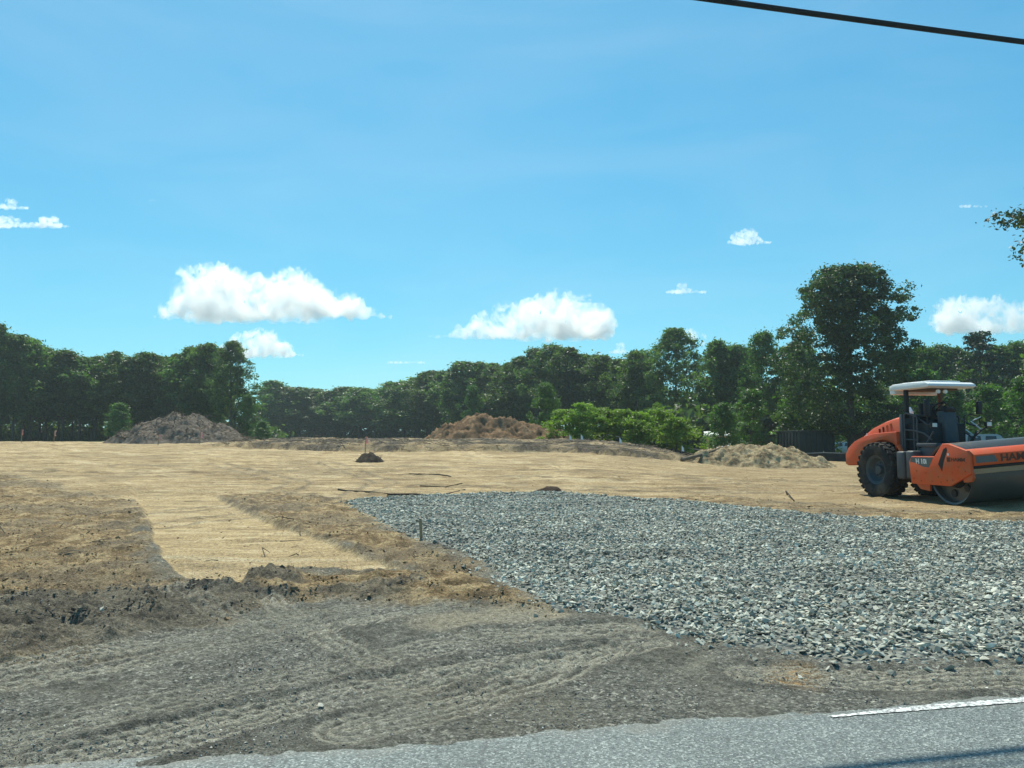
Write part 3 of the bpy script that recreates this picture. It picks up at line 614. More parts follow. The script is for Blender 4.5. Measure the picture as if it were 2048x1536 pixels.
def leaf_cloud(cent, rad, nper, size, g, squash=0.75, out_bias=0.95):
    """leaf faces spread through clumps; cent (k,3), rad (k,)"""
    k = len(cent); idx = np.repeat(np.arange(k), nper); n = len(idx)
    v = g.normal(0, 1, (n, 3)); v /= np.linalg.norm(v, axis=1)[:, None]
    rr = rad[idx] * g.uniform(0.25, 1.0, n) ** 0.55 * (1 + 0.12 * g.normal(0, 1, n))
    rr = rr * (1 + (g.random(n) < 0.22) * np.abs(g.normal(0, 0.45, n)))
    st_ = np.stack([g.uniform(0.7, 1.5, k), g.uniform(0.7, 1.5, k), g.uniform(0.65, 1.15, k) * squash], 1)
    p = cent[idx] + v * rr[:, None] * st_[idx]
    nrm = g.normal(0, 1, (n, 3)) + v * out_bias + np.array([0, 0, 0.7]); nrm /= np.linalg.norm(nrm, axis=1)[:, None]
    t = np.cross(nrm, g.normal(0, 1, (n, 3))); t /= np.linalg.norm(t, axis=1)[:, None] + 1e-9; b = np.cross(nrm, t)
    s = size * np.exp(g.normal(0, 0.28, n))[:, None]; w = 0.55
    V = np.stack([p - t * s * 0.5, p + b * s * 0.5 * w + nrm * s * 0.1, p + t * s * 0.5, p - b * s * 0.5 * w + nrm * s * 0.1], 1).reshape(-1, 3)
    Fq = np.arange(n * 4).reshape(-1, 4)
    crnd = g.random(k); rnd = np.clip(0.65 * crnd[idx] + 0.35 * g.random(n), 0, 1)
    return V, Fq, np.repeat(rnd, 4)
def crown_mesh(name, seed, h, base, width, nclump, nleaf, leaf, shape='oval', clump=(0.55, 1.15), cx=(0, 0)):
    """crown of an oak-like tree; shape gives the outline from base (t=0) to top (t=1)"""
    g = np.random.default_rng(seed); prof = {'oval': lambda t: np.sin(np.pi * (0.14 + 0.83 * t)) ** 0.9, 'tall': lambda t: np.sin(np.pi * (0.22 + 0.75 * t)) ** 0.75,
        'dome': lambda t: np.clip(1.02 - t ** 2.0, 0.05, 1) ** 0.75 * (0.72 + 0.28 * np.minimum(1, t * 3)), 'big': lambda t: np.interp(t, [0, 0.12, 0.3, 0.5, 0.7, 0.88, 1.0], [0.75, 0.98, 1.0, 0.80, 0.72, 0.55, 0.2]), 'bush': lambda t: np.clip(1 - t ** 2.2, 0.03, 1) ** 0.55}[shape]
    t = g.random(nclump) ** 0.85; a = g.uniform(0, 2 * np.pi, nclump); r = np.sqrt(g.uniform(0.12, 1.0, nclump)) * prof(t) * width / 2
    lob = 1 + 0.22 * np.sin(2 * a + seed) + 0.20 * np.sin(3 * a + 2 * t * 5 + seed * 1.7) + g.normal(0, 0.13, nclump)
    c = np.stack([np.cos(a) * r * lob + cx[0] * t, np.sin(a) * r * lob + cx[1] * t, base + t * (h - base)], 1); rad = g.uniform(*clump, nclump)
    c[:, 2] = np.minimum(c[:, 2], h - rad * 0.6)
    V, Fq, rn = leaf_cloud(c, rad, nleaf, leaf, g)
    return mesh_np(name, V, Fq, {'rnd': rn}), c
def trunk_mesh(name, seed, h, base, r0, cent, nlimb=7, lean=0.3):
    b = MB(); rr = random.Random(seed); top = (rr.uniform(-lean, lean), rr.uniform(-lean, lean), h * 0.85)
    pts = [(top[0] * t * t + 0.06 * math.sin(5 * t + seed), top[1] * t * t, top[2] * t) for t in [i / 8 for i in range(9)]]
    pts[0] = (pts[0][0], pts[0][1], -0.4); b.tube(pts, r0, 7, r0 * 0.18)
    ids = [rr.randrange(len(cent)) for _ in range(nlimb)]
    for i in ids:
        c = Vector(cent[i]); zs = min(max(base * 0.8, c.z - (c.xy.length) * 0.9), h * 0.75); t = zs / top[2]
        s = Vector((top[0] * t * t, top[1] * t * t, zs)); mid = (s + c) / 2 + Vector((0, 0, -0.25)); b.tube([s, mid, c], r0 * 0.42, 5, r0 * 0.08)
    me = bpy.data.meshes.new(name); b.bm.to_mesh(me); b.bm.free(); me.shade_smooth(); return me
class Kind: pass
def make_kind(seed, h, base, width, nclump, nleaf, leaf, shape, mat, r0, nlimb=7, clump=(0.55, 1.15), cx=(0, 0)):
    k = Kind(); k.h = h; k.crown, c = crown_mesh("crown", seed, h, base, width, nclump, nleaf, leaf, shape, clump, cx)
    k.trunk = trunk_mesh("trunk", seed, h, base, r0, c, nlimb); k.mat = mat; return k
def plant(name, kind, x, y, h, wid, label, cat, group=None, rz=None, z=None):
    zg = float(base_z(np.array([x]), np.array([y]))[0][0]) if z is None else z
    s = h / kind.h; t = thing(name, label, cat, (x, y, zg), random.uniform(0, 6.28) if rz is None else rz, group)
    t.scale = (s * wid, s * wid, s)
    link("trunk", kind.trunk, M_BARK, t); link("crown", kind.crown, kind.mat, t); return t
OAKS = [make_kind(100 + k, 12.0, 2.4 + 0.5 * (k % 3), 5.4 + 0.5 * (k % 3), 200, 58, 0.31, ('oval', 'dome', 'tall', 'dome')[k % 4], M_OAK, 0.17, 6, (0.22, 1.0)) for k in range(8)]
EDGE = [make_kind(140 + k, 8.0, 0.6, 4.4, 70, 80, 0.28, ('oval', 'dome')[k % 2], M_LIGHT, 0.09, 6, (0.4, 0.85)) for k in range(3)]
SHRUB = [make_kind(160 + k, 3.2, 0.15, 3.4, 60, 85, 0.16, 'bush', M_BUSH, 0.05, 9, (0.25, 0.5)) for k in range(3)]
def top_h(top_px, y, zg=1.42): return (HORIZON - top_px) / F_PX * y + EYE - zg

ORD = ["first", "second", "third", "fourth", "fifth", "sixth", "seventh", "eighth", "ninth", "tenth", "eleventh", "twelfth", "thirteenth", "fourteenth", "fifteenth"]
rt = random.Random(42)
def wood(spec, label, group, name="oak_tree", rows=2, backlabel=None):
    for k, (px, y, top) in enumerate(spec):
        for r in range(rows):
            yy_ = y + r * 9 + rt.uniform(-1.5, 1.5); pxx = px + (0 if r == 0 else rt.uniform(14, 30)); x = gx(pxx, yy_)
            zg = float(base_z(np.array([x]), np.array([yy_]))[0][0])
            h = top_h(top + (rt.uniform(-9, 5) if r == 0 else rt.uniform(2, 16)), yy_, zg)
            plant(name, OAKS[(k * 3 + r * 5 + rt.randrange(2)) % 8], x, yy_, h, rt.uniform(0.88, 1.12) * 12 / h * (1.28 if r == 0 else 1.4) * y / 118, (label % ORD[k]) if r == 0 else backlabel, "tree", group)
wood([(-60, 112, 660), (-15, 112, 655), (28, 112, 668), (62, 114, 692), (92, 116, 704), (126, 116, 706), (160, 117, 714), (192, 118, 712), (226, 118, 712), (258, 118, 716), (290, 119, 714), (322, 119, 716), (352, 118, 712), (382, 116, 702), (412, 113, 694)],
     "dark green oak, %s from the left in the front row of the left-hand wood", "oaks of the left-hand wood", backlabel="dark green oak standing behind the front row of the left-hand wood")
wood([(545, 196, 770), (572, 196, 772), (600, 198, 780), (630, 198, 786), (660, 196, 786), (690, 194, 782), (720, 190, 778), (750, 186, 776), (780, 180, 770), (808, 176, 758), (838, 172, 752), (866, 166, 750), (892, 160, 745)],
     "distant dark oak, %s from the left in the front row of the far wood", "oaks of the far wood", backlabel="distant dark oak at the back of the far wood")
wood([(925, 146, 728), (955, 144, 724), (985, 142, 732), (1015, 138, 726), (1042, 132, 712), (1072, 128, 698), (1104, 126, 694), (1138, 122, 702), (1172, 120, 708), (1206, 116, 714), (1240, 112, 714), (1272, 108, 698), (1440, 98, 682), (1475, 96, 690), (1588, 90, 684)],
     "dark green oak, %s from the left in the front row of the middle wood", "oaks of the middle wood", backlabel="dark green oak standing behind the front row of the middle wood")
wood([(1800, 104, 700), (1850, 106, 694), (1885, 108, 690), (1915, 108, 692), (2005, 106, 692), (2040, 104, 686), (2080, 100, 690), (2130, 100, 680)],
     "green oak, %s from the left in the front row behind the roller", "oaks on the right-hand rise", backlabel="green oak at the back of the right-hand rise")
ROUND = make_kind(201, 14.0, 4.0, 8.5, 330, 55, 0.27, 'dome', M_OAK, 0.24, 12, (0.3, 0.8))
def single(kind, px, y, top, wid_px, wid0, name, label, zg=None):
    x = gx(px, y); z = float(base_z(np.array([x]), np.array([y]))[0][0]); h = top_h(top, y, z)
    return plant(name, kind, x, y, h, (wid_px / F_PX * y) / wid0 / (h / kind.h), label, "tree")
single(ROUND, 462, 108, 682, 118, 9.5, "oak_tree", "tall round-topped oak at the right end of the left-hand wood")
ROUND2 = make_kind(202, 15.0, 3.0, 10, 380, 55, 0.27, 'dome', M_OAK, 0.24, 12, (0.3, 0.8))
single(ROUND2, 1352, 104, 655, 175, 11, "oak_tree", "broad domed oak rising above the yellow-green shrubs")
single(make_kind(203, 13.0, 3.0, 7, 90, 110, 0.3, 'oval', M_LIGHT, 0.2, 10), 1528, 92, 664, 110, 8, "pale_tree", "paler green tree just left of the big dark shade tree")
M_OAKD = mat_leaf("dark_oak_leaves", (0.026, 0.045, 0.016), (0.048, 0.072, 0.026), (0.10, 0.13, 0.05), 0.36)
BIG = make_kind(204, 17.0, 2.2, 11.5, 720, 92, 0.24, 'big', M_OAKD, 0.42, 26, (0.3, 0.95))
b_ = single(BIG, 1702, 68, 530, 290, 12.6, "shade_tree", "big dark spreading shade tree standing alone left of the roller")
NEAR = make_kind(205, 15.0, 4.5, 9.5, 330, 190, 0.15, 'oval', M_OAKD, 0.32, 30, (0.3, 0.75))
plant("oak_tree", NEAR, gx(2476, 34), 34, 18.4, 1.12, "leafy tree leaning into the right edge of the picture above the roller", "tree", rz=0.6)
# pine with tiers of branches
g = np.random.default_rng(301); cc, rr_ = [], []
for q in range(16):
    z = 5 + q * 0.62 + g.normal(0, 0.25); rl_ = (2.7 * (1 - (q / 17) ** 2.2) + 0.3) * g.uniform(0.6, 1.15)
    for k in range(6):
        a_ = g.uniform(0, 6.28)
        for t in (0.45, 0.75, 1.0): cc.append((math.cos(a_) * rl_ * t, math.sin(a_) * rl_ * t, z + 0.5 * t + g.normal(0, 0.2))); rr_.append(g.uniform(0.3, 0.6))
V, Fq, rn = leaf_cloud(np.array(cc), np.array(rr_), 26, 0.34, g, 0.5); PK = Kind(); PK.h = 15.3; PK.crown = mesh_np("crown", V, Fq, {'rnd': rn}); PK.trunk = trunk_mesh("trunk", 301, 15.3, 4, 0.2, np.array(cc), 14, 0.05); PK.mat = M_PINE
plant("pine_tree", PK, gx(1965, 100), 100, top_h(658, 100, 0), 1.0, "dark pine poking above the tree line behind the roller canopy", "tree")
# brighter edge trees and saplings
for px, y, top, w, lab in [(240, 100, 806, 1.0, "small bright green bushy tree left of the mulch pile"), (525, 100, 842, 1.1, "low bright green bush right of the mulch pile"), (495, 104, 790, 0.6, "slim light green tree at the foot of the tall round-topped oak"),
        (1092, 82, 766, 0.75, "vine-covered light green tree left of the shrub row"), (945, 128, 770, 0.8, "light green tree at the edge of the wood behind the reddish soil pile"), (1500, 72, 780, 0.95, "feathery light green locust tree left of the big dark shade tree"),
        (1447, 66, 806, 0.8, "small light green sapling beside the tan shed"), (1590, 72, 790, 1.0, "light green tree behind the dark container"), (1900, 78, 760, 1.1, "light green tree directly behind the roller canopy"),
        (1980, 74, 770, 1.0, "light green tree behind the left mirror of the roller"), (2052, 66, 752, 1.0, "light green tree at the right edge behind the roller drum"), (1850, 84, 740, 1.0, "mid green tree to the right of the big shade tree trunk"),
        (1640, 78, 800, 1.0, "low green tree under the big dark shade tree"), (1780, 76, 800, 1.0, "low green tree behind the roller hood")]:
    x = gx(px, y); z = float(base_z(np.array([x]), np.array([y]))[0][0]); h = top_h(top, y, z)
    plant("young_tree", EDGE[rt.randrange(3)], x, y, h, w * min(1.6, max(1.0, 7 / h)), lab, "tree")
pos_words = ["first", "second", "third", "fourth", "fifth", "sixth", "seventh"]
for k, (px, y, top) in enumerate([(1128, 62, 818), (1165, 61, 806), (1205, 62, 816), (1243, 61, 818), (1282, 60, 824), (1318, 59, 818), (1352, 58, 834)]):
    x = gx(px, y); z = float(base_z(np.array([x]), np.array([y]))[0][0]); h = top_h(top, y, z)
    plant("shrub", SHRUB[k % 3], x, y, h, 1.3 * 2.6 / h, "yellow-green shrub, %s from the left in the row right of the reddish pile" % pos_words[k], "shrub", "row of yellow-green shrubs")
# understorey behind the tree rows: a dark mass nobody could count
g = np.random.default_rng(401); cc, rr_ = [], []
for (p0, p1, y0, y1, zc_, zt_) in [(-150, 520, 124, 140, 0.8, 9.0), (-150, 560, 126, 138, 0.9, 3.0), (-150, 560, 132, 146, 0.9, 3.0), (500, 940, 206, 178, 1.4, 8), (500, 940, 208, 182, 1.2, 3), (900, 1300, 160, 122, 1.4, 9), (1300, 1620, 116, 108, 0, 9), (1600, 2250, 116, 116, 0, 7), (1290, 1700, 92, 86, -0.3, 6), (1560, 2150, 90, 86, -0.3, 8)]:
    for k in range(int((p1 - p0) * 0.9)):
        t = g.random(); px = p0 + (p1 - p0) * t; y = y0 + (y1 - y0) * t + g.uniform(0, 8); cc.append((gx(px, y), y, zc_ - 0.6 + zt_ * g.random() ** 1.5)); rr_.append(g.uniform(0.9, 1.7))
V, Fq, rn = leaf_cloud(np.array(cc), np.array(rr_), 25, 0.85, g, 0.9)
tag(link("woodland_understorey", mesh_np("woodland_understorey", V, Fq, {'rnd': rn}), M_OAK), "dark mass of undergrowth filling the woods behind the trees", "undergrowth", kind="stuff")

# ------------------------------------------------------------------ piles
def pile(name, cx, cy_, w, dpt, peaks, mat, label, cat, seed, rough=0.12, slope=0.6, step=0.14):
    """heap built from overlapping cones with slumped, lumpy flanks; peaks = (dx, dy, height)"""
    nx, ny = int(w / step), int(dpt / step); a, b_ = np.meshgrid(np.linspace(-w / 2, w / 2, nx), np.linspace(-dpt / 2, dpt / 2, ny)); a, b_ = a.ravel(), b_.ravel()
    wx = a + 0.5 * fbm(a * 0.5, b_ * 0.5, seed + 1, 3); wy = b_ + 0.5 * fbm(a * 0.5, b_ * 0.5, seed + 2, 3)
    z = np.full(a.shape, -9.0)
    for dx, dy, hh in peaks:
        q = np.hypot(wx - dx, (wy - dy)); c = hh - slope * (np.sqrt(q * q + 0.35) - 0.59)
        z = np.where(np.maximum(z, c) > -8, np.log(np.exp(np.clip(z, -8, 9) * 5) + np.exp(np.clip(c, -8, 9) * 5)) / 5, c)
    body = sstep(-0.3, 0.4, z)
    z = z + body * (rough * fbm(a * 1.1, b_ * 1.1, seed + 3, 5, 0.6) + rough * 0.6 * np.abs(fbm(a * 3, b_ * 3, seed + 4, 3)))
    zg = base_z(a + cx, b_ + cy_)[0]; z = np.where(z > -0.25, np.maximum(z, -0.25), -0.25) + zg
    i_ = (np.arange(ny - 1)[:, None] * nx + np.arange(nx - 1)[None, :]).ravel(); f_ = np.stack([i_, i_ + 1, i_ + nx + 1, i_ + nx], 1)
    o = link(name, mesh_np(name, np.stack([a, b_, z], 1), f_, smooth=True), mat, loc=(cx, cy_, 0)); tag(o, label, cat)
    o["_z"] = 0; del o["_z"]
    return o, a, b_, z
def mat_heap(name, stops, sc=2.5, fine=14):
    m, n, l, out = newmat(name); co = objco(n); f = ntex(n, l, fine, 6, 0.75, co)
    c = ramp(n, l, ntex(n, l, sc, 6, 0.7, co), stops); c = mixc(n, l, 0.5, c, ramp(n, l, f, [(0.25, 0.15), (0.75, 0.85)]), 'OVERLAY')
    pbsdf(n, l, out, c, 0.95, 0.08, 0, bump(n, l, f, 0.9, 0.12)); return m
mp_, pa, pb, pz = pile("mulch_pile", gx(352, 60), 60.5, 15, 12, [(-0.2, 0, 2.15), (0.9, 0.1, 2.0), (-1.5, 0.2, 1.55), (2.6, -0.4, 1.05), (-3.0, -0.2, 0.55)], mat_heap("shredded_wood", [(0.3, (0.09, 0.07, 0.055)), (0.5, (0.2, 0.16, 0.125)), (0.72, (0.33, 0.275, 0.22))], 3.5, 18),
     "large heap of greyish shredded wood and roots at the left", "mulch pile", 500, 0.24, 0.52)
g = np.random.default_rng(77); top_ = np.where(pz > pz.min() + 0.6)[0]; sel = g.choice(top_, 1100)
w_ = link("wood_debris", twig_mesh("wood_debris", 1100, pa[sel], pb[sel], pz[sel], 0.15, 0.9, 0.022, g, 0.3), M_TWIG, mp_); w_["kind"] = "stuff"
pile("soil_pile", gx(980, 66), 66.5, 18, 12, [(-1.0, 0, 2.12), (-0.1, 0.2, 1.9), (1.5, -0.1, 1.85), (-2.2, 0, 1.45), (4.2, -0.3, 1.25), (0.6, -1.2, 1.3), (3.2, 0.2, 1.2)], mat_heap("reddish_soil", [(0.36, (0.085, 0.055, 0.034)), (0.5, (0.20, 0.122, 0.068)), (0.64, (0.33, 0.21, 0.12))], 1.0, 9),
     "large heap of reddish brown soil with several humps in the middle distance", "soil pile", 520, 0.32, 0.56)
pile("sand_pile", gx(1530, 47), 47.5, 13, 8, [(-0.9, 0, 1.15), (0.3, 0.1, 1.22), (1.3, 0, 1.05), (-2.0, -0.1, 0.8), (2.5, -0.2, 0.5), (-3.0, 0, 0.45)], mat_heap("yellow_sand", [(0.36, (0.13, 0.095, 0.058)), (0.48, (0.31, 0.232, 0.135)), (0.62, (0.50, 0.40, 0.245))], 1.6, 10),
     "low heap of yellow sand in front of the dark container", "sand pile", 540, 0.22, 0.5, 0.08)
pile("dirt_mound", gx(1507, 51), 51.5, 3.6, 3, [(-0.2, 0, 1.25), (0.5, 0, 1.0)], mat_heap("dark_brown_dirt", [(0.3, (0.07, 0.048, 0.034)), (0.7, (0.2, 0.145, 0.1))], 2, 12), "small mound of dark brown dirt behind the yellow sand heap", "dirt pile", 560, 0.15, 0.8, 0.1)
gq = gp(735, 926, 0.75)
st_, pa, pb, pz = pile("root_clump", gx(737, 38.5), 38.5, 2.6, 2.2, [(-0.15, 0, 0.36), (0.4, 0.1, 0.2)], mat_heap("dark_root_earth", [(0.3, (0.045, 0.036, 0.028)), (0.7, (0.14, 0.11, 0.08))], 3, 20), "dark clump of roots and earth on the sand below a pink flag", "root clump", 580, 0.14, 0.95, 0.06)
top_ = np.where(pz > pz.min() + 0.12)[0]; sel = g.choice(top_, 90)
w_ = link("roots", twig_mesh("roots", 90, pa[sel], pb[sel], pz[sel], 0.1, 0.3, 0.010, g, 0.4), M_TWIG, st_); w_["kind"] = "stuff"
pile("earth_lump", gx(1085, 23.3), 23.3, 1.1, 0.9, [(-0.05, 0, 0.10), (0.2, 0, 0.06)], mat_heap("dark_lump", [(0.3, (0.06, 0.04, 0.03)), (0.7, (0.16, 0.11, 0.08))], 5, 30), "small dark lump of earth on the far edge of the crushed stone", "earth lump", 590, 0.08, 1.2, 0.03)

# ------------------------------------------------------------------ small things on the ground
def tz(x, y): return float(terrain(np.array([x]), np.array([y]))[0])
M_WOOD = paint("stake_wood", (0.34, 0.25, 0.15), 0.85, 0.15, 0.5, (0.14, 0.10, 0.07), scale=8)
M_PINK = paint("pink_ribbon", (0.9, 0.36, 0.40), 0.6, 0.3, 0.05)
M_WHITE = paint("white_flag", (0.8, 0.82, 0.82), 0.6, 0.3, 0.05)
def ribbon_stake(px, y, h, label, lean=0.05):
    x = gx(px, y); t = thing("survey_stake", label, "stake", (x, y, tz(x, y)), random.uniform(-0.4, 0.4), "survey stakes with pink ribbon")
    b = MB(); b.box((lean * h / 2, 0, h / 2 - 0.1), (0.05, 0.03, h + 0.2), Matrix.Rotation(lean, 3, 'Y'), 0.004, 1); b.build("stake", M_WOOD, t)
    b = MB(); r = random.Random(px); zt = h * 0.98
    pts = [(lean * h + 0.03 * k * r.uniform(-0.2, 1.2), 0.03 + 0.012 * k * r.uniform(-1, 1), zt - 0.065 * k) for k in range(7)]
    vs = []
    for k, p in enumerate(pts):
        w = 0.055 + 0.02 * math.sin(k * 1.7); vs.append([b.bm.verts.new((p[0] - w, p[1], p[2])), b.bm.verts.new((p[0] + w, p[1] + 0.03 * math.sin(k), p[2] + 0.02)), b.bm.verts.new((p[0] + w, p[1] + 0.01 + 0.03 * math.sin(k), p[2] + 0.02)), b.bm.verts.new((p[0] - w, p[1] + 0.01, p[2]))])
    for k in range(6):
        for q in range(4): b.bm.faces.new((vs[k][q], vs[k][(q + 1) % 4], vs[k + 1][(q + 1) % 4], vs[k + 1][q]))
    b.build("ribbon", M_PINK, t)
for px, y, h, lab in [(45, 58, 1.0, "wooden stake with pink ribbon, leftmost on the far edge of the sand"), (110, 59, 0.95, "wooden stake with pink ribbon just right of the leftmost stake"), (318, 54, 0.75, "wooden stake with pink ribbon in front of the left flank of the mulch heap"),
                      (401, 54, 0.8, "wooden stake with pink ribbon in front of the right flank of the mulch heap"), (731, 44, 0.95, "wooden stake with pink ribbon behind the dark root clump")]: ribbon_stake(px, y, h, lab)
for px, y, lab in [(1138, 47.5, "white pin flag on the brushy bank, leftmost of the white flags"), (1161, 47.5, "white pin flag on the brushy bank, second of the white flags from the left"), (1238, 47, "white pin flag on the brushy bank, third of the white flags from the left"), (1362, 47.5, "white pin flag on the brushy bank, rightmost of the white flags")]:
    x = gx(px, y); t = thing("pin_flag", lab, "flag", (x, y, tz(x, y)), random.uniform(-0.5, 0.5), "white pin flags on the bank")
    b = MB(); b.tube([(0, 0, -0.1), (0.01, 0, 0.62)], 0.008, 5); b.build("wire", M_WOOD, t)
    b = MB(); b.prism([(0, 0.28), (0.16, 0.25), (0.13, 0.45), (0.02, 0.6)], -0.006, 0.006); b.build("flag", M_WHITE, t)
x, y = gp(842, 1083); t = thing("grade_stake", "short brown wooden stake in the left edge of the crushed stone", "stake", (x, y, tz(x, y) + 0.05), 0.3)
b = MB(); b.prism([(-0.022, -0.1), (0.022, -0.1), (0.024, 0.27), (-0.02, 0.285)], -0.012, 0.012, bev=0.002); b.build("stake", M_WOOD, t, rot=(0.02, -0.06, 0))
M_STICK = paint("dark_stick", (0.07, 0.055, 0.042), 0.9, 0.1, 0.4, (0.14, 0.11, 0.08), scale=4)
def stick(name, pts, r, label, cat="stick", r2=None, mat=None):
    P = []
    for px, py, dz in pts:
        z0 = 0.0
        for _ in range(6): q = gp(px, py, z0); z0 = tz(*q)
        P.append((q[0], q[1], z0 + dz + r * 0.6))
    o = Vector(P[0]); b = MB(); b.tube([Vector(p) - o for p in P], r, 7, r2); tag(b.build(name, mat or M_STICK, loc=o), label, cat)
P = [(-4.15, 31.6), (-3.5, 31.4), (-2.9, 31.1), (-2.5, 30.7), (-2.35, 30.2)]; P = [Vector((x, y, tz(x, y) + 0.02)) for x, y in P]; b = MB(); b.tube([p - P[0] for p in P], 0.03, 7, 0.018)
tag(b.build("bent_branch", M_STICK, loc=P[0]), "long thin bent branch lying on the sand right of the root clump", "branch")
stick("fallen_pole", [(676, 980, 0.03), (690, 983, 0), (740, 985, 0), (785, 985, 0)], 0.03, "dark curved pole lying on the sand above the left end of the stone pad", "pole", 0.02)
stick("long_branch", [(775, 991, 0), (830, 990, 0.02), (875, 989, 0), (930, 984, 0)], 0.035, "straight dark branch along the far left edge of the stone pad", "branch", 0.02)
stick("thin_branch", [(840, 971, 0), (890, 967, 0), (925, 965, 0)], 0.02, "thin dark branch on the sand beyond the straight one", "branch", 0.012)
b = MB(); p0_, p1_ = Vector((gx(1362, 45), 45, 0)), Vector((gx(1447, 48), 48, 0)); p0_.z = tz(p0_.x, p0_.y) + 0.1; p1_.z = tz(p1_.x, p1_.y) + 0.95
b.tube([Vector((0, 0, 0)), (p1_ - p0_) * 0.5 + Vector((0, 0, -0.06)), p1_ - p0_], 0.11, 8, 0.06); tag(b.build("log", M_TWIG, loc=p0_), "weathered log leaning on the left end of the yellow sand heap", "log")
stick("upright_stick", [(1575, 991, 0.0), (1572, 992, 0.12), (1588, 1003, 0.02)], 0.025, "short dark stick in the soil ridge left of the roller", "stick", 0.015)
stick("black_rod", [(1240, 1004, 0.06), (1300, 1010, 0.08), (1362, 1017, 0.07)], 0.022, "thin black rod lying on the far part of the stone pad", "rod", 0.016)
M_PALE = mat_stone("pale_rock", [(0, (0.55, 0.50, 0.40)), (1, (0.72, 0.68, 0.58))], 0.8, 0.2)
for (px, py, s, lab) in [(205, 1234, 0.10, "pale rock on the churned dark soil at the left"), (641, 1414, 0.07, "pale rock on the gritty shoulder near the road"), (482, 1216, 0.05, "small pale rock beside the dark soil lumps"), (732, 1206, 0.04, "small white rock in front of the dark soil lumps"), (1666, 1360, 0.05, "small pale rock on the orange sandy patch"), (1600, 1356, 0.06, "pale stone chip on the orange patch by the road")]:
    x, y = gp(px, py); v, f = SV[random.randrange(14)]
    tag(link("pale_rock", mesh_np("pale_rock", v, f), M_PALE, loc=(x, y, tz(x, y) + s * 0.16), rot=(0.2, 0.3, random.uniform(0, 6)), scale=(s, s, s)), lab, "rock", "pale rocks")

# ------------------------------------------------------------------ silt fence, container, shed and vehicles at the right
M_SILT = paint("black_fabric", (0.022, 0.024, 0.027), 0.8, 0.2, 0.5, (0.09, 0.08, 0.07), scale=2)
fl = [(8.5, 70), (11.0, 67.5), (13.5, 65), (16, 63), (18.5, 61.5), (21, 60), (23.5, 59), (26, 58), (28.6, 57.4), (31.2, 57), (33.8, 56.6), (36.4, 56.3), (39, 56), (41.6, 55.8)]
ft = thing("silt_fence", "low black fabric silt fence on wooden stakes behind the sand heap", "fence", (fl[0][0], fl[0][1], 0)); o0 = Vector((fl[0][0], fl[0][1], 0))
M_HEM = paint("pale_hem", (0.42, 0.44, 0.45), 0.8, 0.2, 0.5, scale=2)
for k in range(len(fl)):
    p = Vector((*fl[k], 0)) - o0; zg = tz(*fl[k])
    b = MB(); b.box((p.x, p.y + 0.03, zg + 0.36), (0.05, 0.04, 0.95), bev=0.004, seg=1); b.build("stake", M_WOOD, ft)
    if k < len(fl) - 1:
        q = Vector((*fl[k + 1], 0)) - o0; zq = tz(*fl[k + 1]); b = MB(); b2 = MB(); N_ = 10; rows = []; rows2 = []
        for i in range(N_ + 1):
            t_ = i / N_; c = p.lerp(q, t_); zz_ = zg + (zq - zg) * t_; sag = 0.06 * math.sin(math.pi * t_) * random.uniform(0.7, 1.2); bul = 0.05 * math.sin(math.pi * t_)
            rows.append([b.bm.verts.new((c.x, c.y + o_ - bul * s_, zz_ + h_)) for h_, s_, o_ in ((-0.1, 0, 0), (0.35, 1.2, 0), (0.70 - sag, 0.3, 0), (0.70 - sag, 0.3, 0.006), (0.35, 1.2, 0.006), (-0.1, 0, 0.006))])
            rows2.append(b2.bm.verts) ; c2 = (c.x, c.y - bul * 0.3 - 0.004, zz_ + 0.70 - sag); rows2[-1] = c2
        for i in range(N_):
            for j in range(6): b.bm.faces.new((rows[i][j], rows[i + 1][j], rows[i + 1][(j + 1) % 6], rows[i][(j + 1) % 6]))
        pn = b.build("fabric_panel", M_SILT, ft); b2.tube(rows2, 0.018, 5); b2.build("top_hem", M_HEM, pn)

M_DKGREEN = paint("dark_container_paint", (0.018, 0.027, 0.026), 0.55, 0.35, 0.4, (0.05, 0.045, 0.035), scale=1.2)
ct = thing("roll_off_container", "dark green steel roll-off container behind the silt fence", "container", (gx(1634, 66), 66.2, tz(gx(1634, 66), 66.2)), 0.10)
b = MB(); b.box((0, 2.2, 1.22), (3.1, 4.4, 2.2), bev=0.05); b.build("body", M_DKGREEN, ct)
b = MB(); b.box((0, 2.2, 2.36), (3.3, 4.6, 0.14), bev=0.03); b.build("top_rail", M_DKGREEN, ct)
for k in range(7): b = MB(); b.box((-1.5 + k * 0.5, -0.05, 1.2), (0.09, 0.1, 2.1), bev=0.015); b.build("rib", M_DKGREEN, ct)
for k in range(7): b = MB(); b.box((-1.6, 0.4 + k * 0.6, 1.2), (0.1, 0.09, 2.1), bev=0.015); b.build("rib", M_DKGREEN, ct)
for s in (-1, 1): b = MB(); b.box((s * 1.1, 2.2, 0.06), (0.16, 4.3, 0.14), bev=0.01); b.build("skid", M_DKGREEN, ct)

